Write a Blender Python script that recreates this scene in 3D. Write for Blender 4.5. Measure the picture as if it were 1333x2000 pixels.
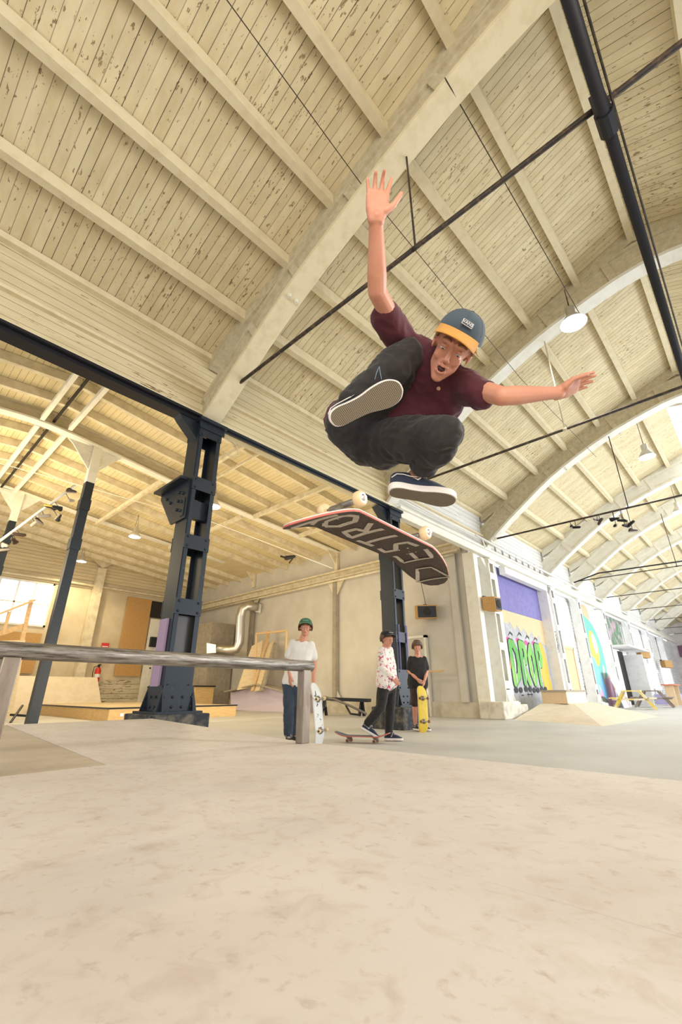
import bpy, bmesh, math, random
from mathutils import Vector, Matrix, Euler, noise
random.seed(7)
for o in list(bpy.data.objects): bpy.data.objects.remove(o)
SC = bpy.context.scene
COL = SC.collection
V = Vector
PI = math.pi
def R(a): return math.radians(a)

# ------------------------------------------------------------------ camera
cam_d = bpy.data.cameras.new('camera'); cam = bpy.data.objects.new('camera', cam_d); COL.objects.link(cam)
cam_d.sensor_fit = 'VERTICAL'; cam_d.sensor_height = 36.0; cam_d.lens = 36.0*851.44/2000.0
cam_d.clip_start = 0.02; cam_d.clip_end = 300
RM = Matrix(((0.6824082,-0.73096643,-0.00266993),(0.27784788,0.26276535,-0.9239886),(0.67610621,0.62979556,0.3824107)))
m = Matrix((( RM[0][0], -RM[1][0], -RM[2][0], 0),( RM[0][1], -RM[1][1], -RM[2][1], 0),( RM[0][2], -RM[1][2], -RM[2][2], 0.70),(0,0,0,1)))
cam.matrix_world = m
SC.camera = cam
# ------------------------------------------------------------------ light
SC.view_settings.view_transform = 'Standard'; SC.view_settings.look = 'None'
SC.view_settings.gamma = 1.0; SC.view_settings.use_curve_mapping = False
SC.view_settings.exposure = 0.44
W = bpy.data.worlds.new('daylight'); SC.world = W; W.use_nodes = True
W.node_tree.nodes['Background'].inputs[0].default_value = (0.93, 0.96, 1.0, 1)
W.node_tree.nodes['Background'].inputs[1].default_value = 0.85
def area(name, loc, to, sx, sy, power, col, spread=180):
    l = bpy.data.lights.new(name, 'AREA'); l.shape = 'RECTANGLE'; l.size = sx; l.size_y = sy; l.energy = power; l.color = col; l.spread = R(spread)
    o = bpy.data.objects.new(name, l); COL.objects.link(o); o.location = loc
    o.rotation_euler = (V(to)-V(loc)).to_track_quat('-Z', 'Y').to_euler(); return o
# added cool fill area on the unseen nave side, standing in for windows
area('window_daylight', (26, -6.3, 3.0), (26, 6, 2.5), 30, 4.0, 2000, (0.88, 0.94, 1.0))
area('skylight_daylight', (30, -1.0, 10.0), (30, -0.6, 0), 28, 2.0, 1200, (0.92, 0.96, 1.0))
area('window_daylight_near', (-2.5, -3.5, 3.0), (2.2, 3.5, 3.4), 5, 4.0, 250, (1.0, 0.88, 0.68))  # added warm fill for the near ceiling and deck, no window modelled here
# added spot, unseen, for a strobe assumed off to the right of the jump
fl = bpy.data.lights.new('camera_strobe', 'SPOT'); fl.energy = 330; fl.color = (1.0, .96, .93); fl.spot_size = R(60); fl.spot_blend = .7; fl.shadow_soft_size = .12
flo = bpy.data.objects.new('camera_strobe', fl); COL.objects.link(flo); flo.location = (4.9, -1.6, 3.0)
flo.rotation_euler = (V((1.45, 1.2, 1.9))-V(flo.location)).to_track_quat('-Z', 'Y').to_euler()

# ------------------------------------------------------------------ helpers
def nm(o, **k):
    for a, b in k.items(): o[a] = b
    return o
def tag(o, label, cat, group=None):
    o['label'] = label; o['category'] = cat
    if group: o['group'] = group
    return o
def thing(name, label, cat, loc=(0,0,0), group=None, rz=0):
    o = bpy.data.objects.new(name, None); COL.objects.link(o); o.location = loc; o.rotation_euler = (0,0,rz)
    o.empty_display_size = 0.1
    return tag(o, label, cat, group)
def frame(o, origin, ex, ey, ez):
    ex, ey, ez = V(ex).normalized(), V(ey).normalized(), V(ez).normalized()
    o.matrix_world = Matrix(((ex.x,ey.x,ez.x,origin[0]),(ex.y,ey.y,ez.y,origin[1]),(ex.z,ey.z,ez.z,origin[2]),(0,0,0,1)))
class MB:
    def __init__(s): s.bm = bmesh.new()
    def box(s, a, b, rot=None, piv=None):
        a, b = V(a), V(b); c = (a+b)/2; d = b-a
        M4 = Matrix.Translation(c) @ Matrix.Diagonal((abs(d.x), abs(d.y), abs(d.z), 1))
        if rot is not None:
            p = V(piv) if piv is not None else c
            M4 = Matrix.Translation(p) @ rot.to_4x4() @ Matrix.Translation(-p) @ M4
        bmesh.ops.create_cube(s.bm, size=1, matrix=M4); return s
    def bar(s, p, q, w, h, up=(0,0,1)):
        p, q = V(p), V(q); x = (q-p); L = x.length; x.normalize(); u = V(up)
        y = u.cross(x)
        if y.length < 1e-4: y = V((0,1,0)).cross(x)
        y.normalize(); z = x.cross(y)
        M4 = Matrix(((x.x*L,y.x*w,z.x*h,(p.x+q.x)/2),(x.y*L,y.y*w,z.y*h,(p.y+q.y)/2),(x.z*L,y.z*w,z.z*h,(p.z+q.z)/2),(0,0,0,1)))
        bmesh.ops.create_cube(s.bm, size=1, matrix=M4); return s
    def tube(s, pts, r, n=10, cap=True):
        pts = [V(p) for p in pts]; N = len(pts)
        rr = r if isinstance(r, (list, tuple)) else [r]*N
        rings = []; prev = None
        for i, p in enumerate(pts):
            t = (pts[min(i+1, N-1)]-pts[max(i-1, 0)]).normalized()
            if prev is None: a = t.orthogonal().normalized()
            else:
                a = prev - t*prev.dot(t); a = a.normalized() if a.length > 1e-6 else t.orthogonal().normalized()
            prev = a; b = t.cross(a)
            rings.append([s.bm.verts.new(p + (a*math.cos(2*PI*k/n)+b*math.sin(2*PI*k/n))*rr[i]) for k in range(n)])
        for i in range(N-1):
            for k in range(n):
                s.bm.faces.new((rings[i][k], rings[i][(k+1)%n], rings[i+1][(k+1)%n], rings[i+1][k]))
        if cap: s.bm.faces.new(rings[0][::-1]); s.bm.faces.new(rings[-1])
        return s
    def prism(s, poly, d, T=lambda p: p):
        """poly: 3-D points of a planar outline; d: extrusion vector"""
        d = V(d); a = [s.bm.verts.new(T(V(p))) for p in poly]; b = [s.bm.verts.new(T(V(p)+d)) for p in poly]
        s.bm.faces.new(a[::-1]); s.bm.faces.new(b); n = len(poly)
        for i in range(n): s.bm.faces.new((a[i], a[(i+1)%n], b[(i+1)%n], b[i]))
        return s
    def lathe(s, prof, c=(0,0,0), ax=(0,0,1), n=24, cap=True):
        ax = V(ax).normalized(); a = ax.orthogonal().normalized(); b = ax.cross(a); c = V(c)
        rings = [[s.bm.verts.new(c+ax*z+(a*math.cos(2*PI*k/n)+b*math.sin(2*PI*k/n))*r) for k in range(n)] for r, z in prof]
        for i in range(len(rings)-1):
            for k in range(n): s.bm.faces.new((rings[i][k], rings[i][(k+1)%n], rings[i+1][(k+1)%n], rings[i+1][k]))
        if cap: s.bm.faces.new(rings[0][::-1]); s.bm.faces.new(rings[-1])
        return s
    def hull(s, els, seg=12, F=None):
        """convex hull of ellipsoids [(centre, radius or (rx,ry,rz)), ...]; F: local frame matrix"""
        vs = []
        for c, r in els:
            if not isinstance(r, (tuple, list)): r = (r, r, r)
            for i in range(seg//2+1):
                th = PI*i/(seg//2)
                for k in range(1 if i in (0, seg//2) else seg):
                    ph = 2*PI*k/seg
                    p = V((c[0]+r[0]*math.sin(th)*math.cos(ph), c[1]+r[1]*math.sin(th)*math.sin(ph), c[2]+r[2]*math.cos(th)))
                    vs.append(s.bm.verts.new(F @ p if F is not None else p))
        res = bmesh.ops.convex_hull(s.bm, input=vs, use_existing_faces=False)
        junk = [e for e in res['geom_interior'] if isinstance(e, bmesh.types.BMVert)]
        bmesh.ops.delete(s.bm, geom=junk, context='VERTS')
        return s
    def chain(s, els, seg=12, F=None):
        for a, b in zip(els, els[1:]): s.hull([a, b], seg, F)
        return s
    def build(s, name, mat, parent=None, smooth=False, bevel=0, voxel=0, it=4, wrinkle=None, inv=False):
        bmesh.ops.recalc_face_normals(s.bm, faces=s.bm.faces)
        me = bpy.data.meshes.new(name); s.bm.to_mesh(me); s.bm.free()
        o = bpy.data.objects.new(name, me); COL.objects.link(o)
        if voxel or bevel:
            if voxel:
                r = o.modifiers.new('r', 'REMESH'); r.mode = 'VOXEL'; r.voxel_size = voxel; r.use_smooth_shade = True
                sm = o.modifiers.new('s', 'SMOOTH'); sm.factor = 0.5; sm.iterations = it
            if bevel:
                b = o.modifiers.new('b', 'BEVEL'); b.width = bevel; b.segments = 2; b.limit_method = 'ANGLE'; b.angle_limit = R(40)
            dg = bpy.context.evaluated_depsgraph_get(); ev = o.evaluated_get(dg)
            nme = bpy.data.meshes.new_from_object(ev); o.modifiers.clear(); o.data = nme; me = nme
        if wrinkle:
            me.update(); cur = [v.normal.copy() for v in me.vertices]
            for v, nn in zip(me.vertices, cur): v.co = v.co + nn*wrinkle(v.co)
        if smooth or voxel:
            for p in me.polygons: p.use_smooth = True
        if mat is not None: me.materials.append(mat)
        if parent is not None: o.parent = parent
        return o
def struct(o, label=None):
    o['kind'] = 'structure'
    if label: o['label'] = label
    return o
def dup(root, loc=None, rz=None, label=None, group=None):
    r = root.copy(); COL.objects.link(r)
    if loc is not None: r.location = loc
    if rz is not None: r.rotation_euler = (0,0,rz)
    if label: r['label'] = label
    if group: r['group'] = group
    for ch in list(root.children):
        c = ch.copy(); COL.objects.link(c); c.parent = r
        for g in list(ch.children):
            d = g.copy(); COL.objects.link(d); d.parent = c
    return r
def setw(o, parent):
    """parent while keeping world-space geometry (parts modelled in world coordinates)"""
    bpy.context.view_layer.update()
    o.parent = parent; o.matrix_parent_inverse = parent.matrix_world.inverted(); return o

# ------------------------------------------------------------------ materials
def newmat(name, col=(.5,.5,.5), rough=.6, metal=0.0):
    mt = bpy.data.materials.new(name); mt.use_nodes = True
    b = mt.node_tree.nodes['Principled BSDF']
    b.inputs['Base Color'].default_value = (*col, 1); b.inputs['Roughness'].default_value = rough; b.inputs['Metallic'].default_value = metal
    return mt
class NT:
    def __init__(s, mt): s.t = mt.node_tree; s.b = s.t.nodes['Principled BSDF']
    def n(s, typ, **k):
        x = s.t.nodes.new(typ)
        for a, b in k.items(): setattr(x, a, b)
        return x
    def l(s, a, b): s.t.links.new(a, b)
    def coord(s): return s.n('ShaderNodeTexCoord').outputs['Object']
    def math(s, op, a, b=None, c=None):
        x = s.n('ShaderNodeMath', operation=op)
        for i, q in enumerate((a, b, c)):
            if q is None: continue
            if isinstance(q, (int, float)): x.inputs[i].default_value = q
            else: s.l(q, x.inputs[i])
        return x.outputs[0]
    def mapping(s, v, sc=(1,1,1), loc=(0,0,0)):
        x = s.n('ShaderNodeMapping'); s.l(v, x.inputs[0]); x.inputs['Scale'].default_value = sc; x.inputs['Location'].default_value = loc; return x.outputs[0]
    def noise(s, v, sc, det=3, rough=.55, dist=0):
        x = s.n('ShaderNodeTexNoise'); s.l(v, x.inputs['Vector']); x.inputs['Scale'].default_value = sc; x.inputs['Detail'].default_value = det
        x.inputs['Roughness'].default_value = rough; x.inputs['Distortion'].default_value = dist; return x.outputs[0]
    def ramp(s, f, stops):
        x = s.n('ShaderNodeValToRGB'); s.l(f, x.inputs[0]); cr = x.color_ramp
        while len(cr.elements) < len(stops): cr.elements.new(.5)
        for e, (p, c) in zip(cr.elements, stops):
            e.position = p; e.color = (*c, 1) if isinstance(c, tuple) else (c, c, c, 1)
        return x.outputs[0]
    def mix(s, f, a, b, mode='MIX'):
        x = s.n('ShaderNodeMix', data_type='RGBA', blend_type=mode)
        for i, q in ((0, f), (6, a), (7, b)):
            if isinstance(q, (int, float)): x.inputs[i].default_value = q
            elif isinstance(q, tuple): x.inputs[i].default_value = (*q, 1)
            else: s.l(q, x.inputs[i])
        return x.outputs[2]
    def col(s, c): s.l(c, s.b.inputs['Base Color'])
    def bump(s, h, st=.3, d=.01):
        x = s.n('ShaderNodeBump'); x.inputs['Strength'].default_value = st; x.inputs['Distance'].default_value = d; s.l(h, x.inputs['Height']); s.l(x.outputs[0], s.b.inputs['Normal'])
def speck(name, col, col2, sc=20, rough=.6, metal=0, lo=.4, hi=.65, stretch=(1,1,1), bump=0, det=4):
    mt = newmat(name, col, rough, metal); n = NT(mt)
    f = n.noise(n.mapping(n.coord(), stretch), sc, det)
    n.col(n.mix(n.ramp(f, [(lo, 0.0), (hi, 1.0)]), col, col2))
    if bump: n.bump(f, bump, .004)
    return mt
def boards(name, col, dark, axis, width, gap=.05, peel=.62, peelcol=(.20,.13,.06), along=1, var=.10, bump=.6):
    """painted boards: lines every `width` along `axis`, grain and peeling along the other axis"""
    mt = newmat(name, col, .75); n = NT(mt); c = n.coord()
    sp = n.n('ShaderNodeSeparateXYZ'); n.l(c, sp.inputs[0]); a = sp.outputs[axis]
    q = n.math('DIVIDE', a, width); fr = n.math('FRACT', q); fl = n.math('FLOOR', q)
    line = n.math('LESS_THAN', fr, gap)
    wn = n.n('ShaderNodeTexWhiteNoise', noise_dimensions='1D'); n.l(fl, wn.inputs['W'])
    st = [6.0, 6.0, 6.0]; st[along] = 0.9
    sc = [11, 11, 11]; sc[along] = 1.3
    pn = n.noise(n.mapping(c, tuple(sc)), 2.2, 5, .62)
    big = n.noise(c, .9, 2)
    thr = n.math('ADD', n.math('MULTIPLY', big, .22), pn)
    pf = n.ramp(thr, [(peel+.10, 0.0), (peel+.115, 1.0)])
    dirt = n.noise(n.mapping(c, tuple(st)), 1.1, 3)
    base = n.mix(n.ramp(dirt, [(.35, 0.0), (.75, 1.0)]), col, dark)
    base = n.mix(n.math('MULTIPLY', wn.outputs[0], var), base, (col[0]*.45, col[1]*.4, col[2]*.3))
    base = n.mix(pf, base, peelcol)
    ln2 = n.math('MULTIPLY', line, n.math('ADD', .5, n.math('MULTIPLY', wn.outputs[0], .45)))
    base = n.mix(ln2, base, (.05,.035,.02))
    n.col(base)
    n.bump(n.math('SUBTRACT', n.math('MULTIPLY', pf, -.4), line), bump, .008)
    return mt
M = {}
M['ceil'] = boards('painted_ceiling_boards', (.76,.66,.43), (.64,.53,.32), 0, .125, .065, .645, (.30,.21,.11), along=1, var=.22)
M['siding'] = boards('painted_siding', (.73,.64,.42), (.60,.50,.30), 2, .13, .06, .67, (.30,.21,.11), along=0)
M['siding_white'] = boards('white_painted_siding', (.80,.80,.78), (.70,.69,.66), 2, .15, .07, .69, along=0, peelcol=(.36,.31,.26))
M['aisle_ceil'] = boards('aisle_ceiling_boards', (.76,.66,.42), (.68,.57,.33), 0, .14, .05, .75, along=1)
M['cream'] = speck('cream_painted_timber', (.77,.68,.47), (.66,.56,.36), 6, .7, 0, .45, .8, (1,1,1), .1)
M['cream2'] = speck('white_painted_timber', (.80,.78,.70), (.70,.67,.56), 5, .7, 0, .45, .8)
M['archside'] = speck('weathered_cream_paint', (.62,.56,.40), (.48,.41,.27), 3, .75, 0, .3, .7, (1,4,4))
M['aisle_beam'] = speck('aisle_beam_paint', (.74,.67,.50), (.60,.52,.36), 4, .7)
M['white'] = speck('white_paint', (.80,.80,.79), (.66,.66,.64), 4, .6, 0, .5, .8)
M['plaster'] = speck('cream_plaster', (.61,.585,.53), (.52,.49,.43), 1.3, .85, 0, .35, .75, det=6)
M['plaster_left'] = speck('warm_plaster', (.66,.58,.42), (.54,.45,.30), 1.6, .85, 0, .35, .75, det=6)
M['brick'] = boards('whitewashed_brick', (.62,.56,.42), (.48,.41,.28), 2, .22, .08, .60, along=0)
M['floor'] = speck('dusty_concrete', (.56,.565,.56), (.47,.47,.46), .8, .55, 0, .35, .7, det=8)
M['steel_blue'] = speck('dark_blue_steel', (.013,.021,.034), (.06,.07,.09), 25, .42, .1, .62, .8, det=5)
M['steel_black'] = newmat('black_steel', (.012,.013,.02), .45, .2)
M['steel_rust'] = speck('dark_rod', (.035,.025,.02), (.12,.07,.035), 14, .55, .2, .5, .7)
M['pale_rod'] = newmat('pale_rod', (.62,.57,.42), .5)
M['lilac'] = newmat('lilac_panel', (.42,.30,.46), .6)
M['dusty'] = speck('dusty_black_concrete', (.03,.035,.045), (.22,.19,.14), 8, .8, 0, .45, .75)
M['osb'] = speck('orange_chipboard', (.56,.33,.12), (.44,.25,.085), 30, .7)
M['osb_pale'] = speck('pale_chipboard', (.70,.52,.32), (.60,.43,.25), 30, .7)
M['ply'] = speck('birch_plywood', (.66,.54,.36), (.56,.44,.27), 3, .6, 0, .4, .7, (1,1,8))
M['plybox'] = speck('varnished_plywood', (.62,.42,.18), (.52,.33,.12), 4, .5, 0, .4, .7, (1,1,6))
M['pine'] = speck('pine_timber', (.66,.46,.24), (.54,.35,.16), 5, .6, 0, .4, .7, (1,6,6))
M['grey_panel'] = speck('grey_board', (.36,.32,.26), (.30,.26,.2), 5, .8)
M['dark'] = newmat('dark_opening', (.02,.015,.012), .8)
M['red'] = newmat('red_enamel', (.62,.03,.02), .35)
M['metal'] = newmat('zinc_duct', (.62,.60,.56), .32, .9)
M['galv'] = newmat('bright_metal', (.8,.8,.8), .25, 1)
M['glass'] = newmat('window_glass', (.9,.95,1), .15)
_b = M['glass'].node_tree.nodes['Principled BSDF']; _b.inputs['Emission Color'].default_value = (.88,.94,1,1); _b.inputs['Emission Strength'].default_value = 1.2
M['lampglow'] = newmat('lamp_glow', (1,1,1), .4)
_b = M['lampglow'].node_tree.nodes['Principled BSDF']; _b.inputs['Emission Color'].default_value = (1,.95,.85,1); _b.inputs['Emission Strength'].default_value = 9
M['lampshade'] = newmat('lamp_reflector', (.62,.60,.55), .35, .5)
M['purple'] = speck('purple_paint', (.20,.18,.42), (.17,.15,.37), 6, .7)
M['mural_grey'] = speck('grey_wall_paint', (.46,.47,.49), (.36,.37,.40), 3, .8)
M['bankwood'] = speck('sanded_plywood', (.72,.63,.50), (.66,.57,.44), 4, .55)
# skate deck plywood: scuffs, smears and specks
def deckmat(name, a, b, seed):
    mt = newmat(name, a, .5); n = NT(mt); c = n.mapping(n.coord(), (1,1,1), (seed, 0, 0))
    f1 = n.noise(c, 2.2, 4, .55, .4); f2 = n.noise(c, 14, 6, .6, .6); f3 = n.noise(n.mapping(c, (1.3,1,1)), 26, 5, .65, .3)
    x = n.mix(n.ramp(f1, [(.35, 0.0), (.7, 1.0)]), a, b)
    x = n.mix(n.ramp(f2, [(.51, 0.0), (.74, .36)]), x, (.36,.26,.17))
    x = n.mix(n.ramp(f3, [(.57, 0.0), (.74, .5)]), x, (.32,.23,.15))
    n.col(x); n.bump(f2, .05, .003)
    n.l(n.math('ADD', .42, n.math('MULTIPLY', f1, .3)), n.b.inputs['Roughness'])
    return mt
M['deck'] = deckmat('scuffed_deck_plywood', (.64,.585,.535), (.56,.50,.445), 0)
M['deck2'] = deckmat('scuffed_deck_plywood_darker', (.50,.43,.34), (.43,.36,.28), 7)
# galvanised worn rail
def railmat():
    mt = newmat('worn_steel_rail', (.3,.28,.24), .45, .6); n = NT(mt); c = n.coord()
    f = n.noise(n.mapping(c, (5, 60, 60)), 1.6, 6, .65); g = n.noise(c, 9, 5)
    x = n.mix(n.ramp(f, [(.35, 0.0), (.65, 1.0)]), (.07,.058,.045), (.36,.33,.29)); x = n.mix(n.ramp(g, [(.55, 0.0), (.8, .6)]), x, (.16,.11,.06))
    n.col(x); n.bump(f, .25, .002); return mt
M['rail'] = railmat()
M['railpost'] = speck('brushed_steel_post', (.30,.25,.20), (.20,.15,.11), 6, .4, .6, .4, .7, (4,4,1))
M['skin'] = speck('skin', (.64,.31,.21), (.57,.24,.15), 9, .5, 0, .35, .75)
M['skin'].node_tree.nodes['Principled BSDF'].inputs['Subsurface Weight'].default_value = .12
M['skin'].node_tree.nodes['Principled BSDF'].inputs['Subsurface Radius'].default_value = (.012,.005,.003)
M['lips'] = newmat('lips', (.52,.20,.14), .45)
M['mouthdark'] = newmat('mouth_inside', (.05,.008,.008), .5)
M['eyewhite'] = newmat('eye', (.62,.56,.52), .2)
M['iris'] = newmat('iris', (.05,.03,.02), .15)
M['brow'] = newmat('eyebrow', (.22,.11,.05), .8)
M['nail'] = newmat('fingernail', (.80,.55,.46), .3)
M['hair_blond'] = speck('blond_hair', (.50,.33,.15), (.28,.16,.06), 60, .5, 0, .3, .7, (1,1,.2), .4)
M['hair_brown'] = speck('brown_hair', (.09,.045,.022), (.045,.02,.01), 60, .5, 0, .3, .7, (1,1,.2), .4)
M['hair_mid'] = speck('light_brown_hair', (.14,.075,.035), (.07,.035,.016), 60, .5, 0, .3, .7, (1,1,.2), .4)
def cloth(name, a, b, sc=300, rough=.9, fade=None):
    mt = newmat(name, a, rough); n = NT(mt); c = n.coord()
    f = n.noise(c, sc, 2); g = n.noise(c, 7, 4)
    x = n.mix(n.ramp(g, [(.35, 0.0), (.7, 1.0)]), a, b)
    if fade: x = n.mix(n.ramp(n.noise(n.mapping(c, (1,1,2.2)), 9, 5, .6, .5), [(.60, 0.0), (.80, .7)]), x, fade)
    n.col(x); n.bump(f, .25, .001); 
    n.b.inputs['Sheen Weight'].default_value = .12
    return mt
M['maroon'] = cloth('maroon_cotton', (.066,.009,.018), (.095,.016,.028))
M['jeans'] = cloth('faded_black_denim', (.016,.013,.013), (.026,.022,.022), fade=(.055,.065,.08))
M['navy'] = cloth('navy_suede', (.018,.026,.055), (.03,.042,.08))
M['capblue'] = cloth('slate_blue_cotton', (.042,.064,.088), (.065,.095,.125))
M['caporange'] = cloth('orange_suede', (.62,.30,.055), (.52,.24,.04))
M['rubber_white'] = newmat('white_rubber', (.80,.74,.72), .5)
M['lace'] = newmat('navy_lace', (.02,.025,.05), .8)
M['whitecotton'] = cloth('white_cotton', (.82,.80,.76), (.76,.73,.68))
M['bluetrouser'] = cloth('blue_denim', (.03,.048,.075), (.05,.07,.10))
M['blackcloth'] = cloth('black_cotton', (.012,.011,.012), (.022,.02,.02))
M['brownshort'] = cloth('dark_brown_cotton', (.035,.018,.016), (.05,.028,.022))
M['greencap'] = cloth('green_cotton', (.02,.12,.06), (.03,.16,.08))
# outsole waffle
def sole():
    mt = newmat('waffle_outsole', (.22,.18,.12), .7); n = NT(mt); c = n.coord()
    sp = n.n('ShaderNodeSeparateXYZ'); n.l(c, sp.inputs[0])
    a = n.math('SINE', n.math('MULTIPLY', n.math('ADD', sp.outputs[0], sp.outputs[1]), 640)); b = n.math('SINE', n.math('MULTIPLY', n.math('SUBTRACT', sp.outputs[0], sp.outputs[1]), 640))
    h = n.math('MULTIPLY', a, b); hh = n.ramp(n.math('ADD', n.math('MULTIPLY', h, .5), .5), [(.3, 0.0), (.6, 1.0)])
    n.col(n.mix(hh, (.07,.055,.035), (.30,.25,.175))); n.bump(hh, .8, .003); return mt
M['sole'] = sole()
# splattered sweatshirt
def splat():
    mt = newmat('paint_splattered_cotton', (.82,.78,.74), .9); n = NT(mt); c = n.coord()
    x = n.mix(n.ramp(n.noise(n.mapping(c, (1,1,1)), 14, 3, .5, 1.5), [(.57, 0.0), (.60, 1.0)]), (.82,.77,.72), (.62,.10,.20))
    x = n.mix(n.ramp(n.noise(n.mapping(c, (1,1,1), (5,2,1)), 12, 3, .5, 1), [(.64, 0.0), (.66, 1.0)]), x, (.16,.42,.30))
    x = n.mix(n.ramp(n.noise(n.mapping(c, (1,1,1), (1,7,3)), 16, 2), [(.68, 0.0), (.69, 1.0)]), x, (.05,.05,.05))
    n.col(x); return mt
M['splat'] = splat()
M['grip'] = speck('grip_tape', (.055,.042,.034), (.11,.085,.07), 260, .95, 0, .35, .7, bump=.5)
M['spray'] = speck('grey_spray_paint', (.52,.47,.40), (.38,.33,.28), 90, .9, 0, .4, .8)
M['maple_red'] = newmat('red_stained_veneer', (.62,.16,.12), .5)
M['maple_white'] = newmat('pale_veneer', (.85,.74,.68), .5)
M['truck'] = newmat('cast_truck', (.30,.27,.24), .4, .9)
M['wheel'] = newmat('cream_urethane', (.72,.55,.32), .4)
M['wheel_face'] = newmat('white_urethane', (.85,.76,.66), .4)
M['wheel_brown'] = newmat('brown_urethane', (.30,.16,.09), .4)
M['yellowdeck'] = speck('yellow_deck_graphic', (.72,.52,.05), (.62,.30,.06), 14, .5, 0, .58, .68)
M['whitedeck'] = speck('white_deck_graphic', (.72,.72,.70), (.05,.05,.06), 12, .5, 0, .60, .64)
M['bluedeck'] = newmat('slate_deck', (.10,.13,.18), .6)

# ================================================================== THE HALL
def lerp(a, b, t): return a+(b-a)*t
CE1 = [(6.05,6.37),(5,6.73),(3.85,7.10),(2.95,7.47),(1.93,7.85),(.9,8.25),(-.18,8.66)]
CE3 = [(6.05,6.37),(5,6.82),(3.85,7.40),(2.95,7.87),(1.93,8.29),(.9,8.72),(-.18,9.15)]
def interp(P, y):
    if y < -.18: y = -.36-y
    for (a, za), (b, zb) in zip(P, P[1:]):
        if a >= y >= b: return lerp(za, zb, (a-y)/(a-b))
    return P[0][1]-(y-P[0][0])*.38
def ceil_z(x, y):
    t = min(1, max(0, (x-3)/5.5)); return lerp(interp(CE1, y), interp(CE3, y), t)
COLX = [3.09, 8.3, 13.62, 19.3, 22.9, 27.2, 32.9, 38.6, 44.4]
XEND = 52.0
# floor
struct(MB().box((-9,-14,-.12),(56,24.2,0)).build('floor', M['floor']))
# nave ceiling with a skylight opening along the crown
mb = MB(); bm = mb.bm
ys = [6.1,5,3.85,2.95,1.93,.9,.3,-.18,-1.26,-2.2,-3.31,-4.21,-5.36,-6.6]
xs = [-3.5,3,8.5,15.4,24,34,44,XEND]
g = {}
for i, x in enumerate(xs):
    for j, y in enumerate(ys):
        for k in (0, 1): g[i,j,k] = bm.verts.new((x, y, ceil_z(x, y)+.05*k))
for i in range(len(xs)-1):
    for j in range(len(ys)-1):
        if xs[i] >= 15.4 and xs[i] < 44 and -2.2 < ys[j] <= .3: continue
        for k in (0, 1): bm.faces.new((g[i,j,k], g[i+1,j,k], g[i+1,j+1,k], g[i,j+1,k]))
struct(mb.build('ceiling', M['ceil']))
mb = MB()
for x in [15.4+1.2*k for k in range(24)]: mb.bar((x,.3,ceil_z(x,.3)+.06),(x,-2.2,ceil_z(x,-2.2)+.06),.05,.07)
for y in (.3,-.6,-1.4,-2.2): mb.box((15.4,y-.04,ceil_z(20,y)),(44,y+.04,ceil_z(20,y)+.12))
struct(mb.build('window_1', M['white'], None), 'long roof skylight frame along the crown of the far nave ceiling')
# roof purlins
nth = ['lowest, nearest the eave','second up from the eave','third up from the eave','fourth up from the eave','fifth up from the eave','ridge purlin at the crown','first beyond the crown','second beyond the crown']
for k, y in enumerate([5.02,3.92,2.95,1.93,.88,-.18,-1.26,-2.3]):
    mb = MB()
    pts = [(-3.5,),(3,),(8.5,),(XEND,)]
    for (a,),(b,) in zip(pts, pts[1:]):
        mb.bar((a,y,ceil_z(a,y)-.10),(b,y,ceil_z(b,y)-.10),.115,.19)
    tag(mb.build('roof_purlin', M['cream']), 'long cream painted timber roof purlin under the nave ceiling, '+nth[k], 'roof beam', 'roof purlins under the nave ceiling')
# arches
P1 = [(5.98,4.95),(5.56,5.22),(5.02,5.58),(4.3,6.03),(3.61,6.40),(2.47,6.90),(1.76,7.18),(.72,7.50),(-.18,7.64)]
P3 = [(6.02,5.05),(5.65,5.40),(5.1,5.83),(4.58,6.20),(3.5,6.93),(2.2,7.55),(1.14,7.90),(-.18,8.15)]
def mirror(P): return P + [(-.36-y, z) for y, z in P[::-1][1:]]
def smooth_poly(P, n=4):
    out = []
    for i in range(len(P)-1):
        p0 = P[max(i-1,0)]; p1 = P[i]; p2 = P[i+1]; p3 = P[min(i+2,len(P)-1)]
        for k in range(n):
            t = k/n; t2 = t*t; t3 = t2*t
            out.append(tuple(.5*((2*p1[d])+(-p0[d]+p2[d])*t+(2*p0[d]-5*p1[d]+4*p2[d]-p3[d])*t2+(-p0[d]+3*p1[d]-3*p2[d]+p3[d])*t3) for d in (0,1)))
    out.append(P[-1]); return out
def offset(P, d):
    out = []
    for i, p in enumerate(P):
        a = P[max(i-1,0)]; b = P[min(i+1,len(P)-1)]; t = V((b[0]-a[0], b[1]-a[1])).normalized()
        n = V((-t.y, t.x));  n = n if n.y > 0 else -n
        out.append((p[0]+n.x*d, p[1]+n.y*d))
    return out
def band(mb, lo, hi, x0, x1):
    bm = mb.bm; N = len(lo)
    q = [[bm.verts.new((x, p[0], p[1])) for x, p in ((x0,a),(x1,a),(x1,b),(x0,b))] for a, b in zip(lo, hi)]
    for i in range(N-1):
        for k in range(4): bm.faces.new((q[i][k], q[i][(k+1)%4], q[i+1][(k+1)%4], q[i+1][k]))
    bm.faces.new(q[0][::-1]); bm.faces.new(q[-1])
ords = ['nearest','second','third','fourth','fifth','sixth','seventh','eighth','ninth']
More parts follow.
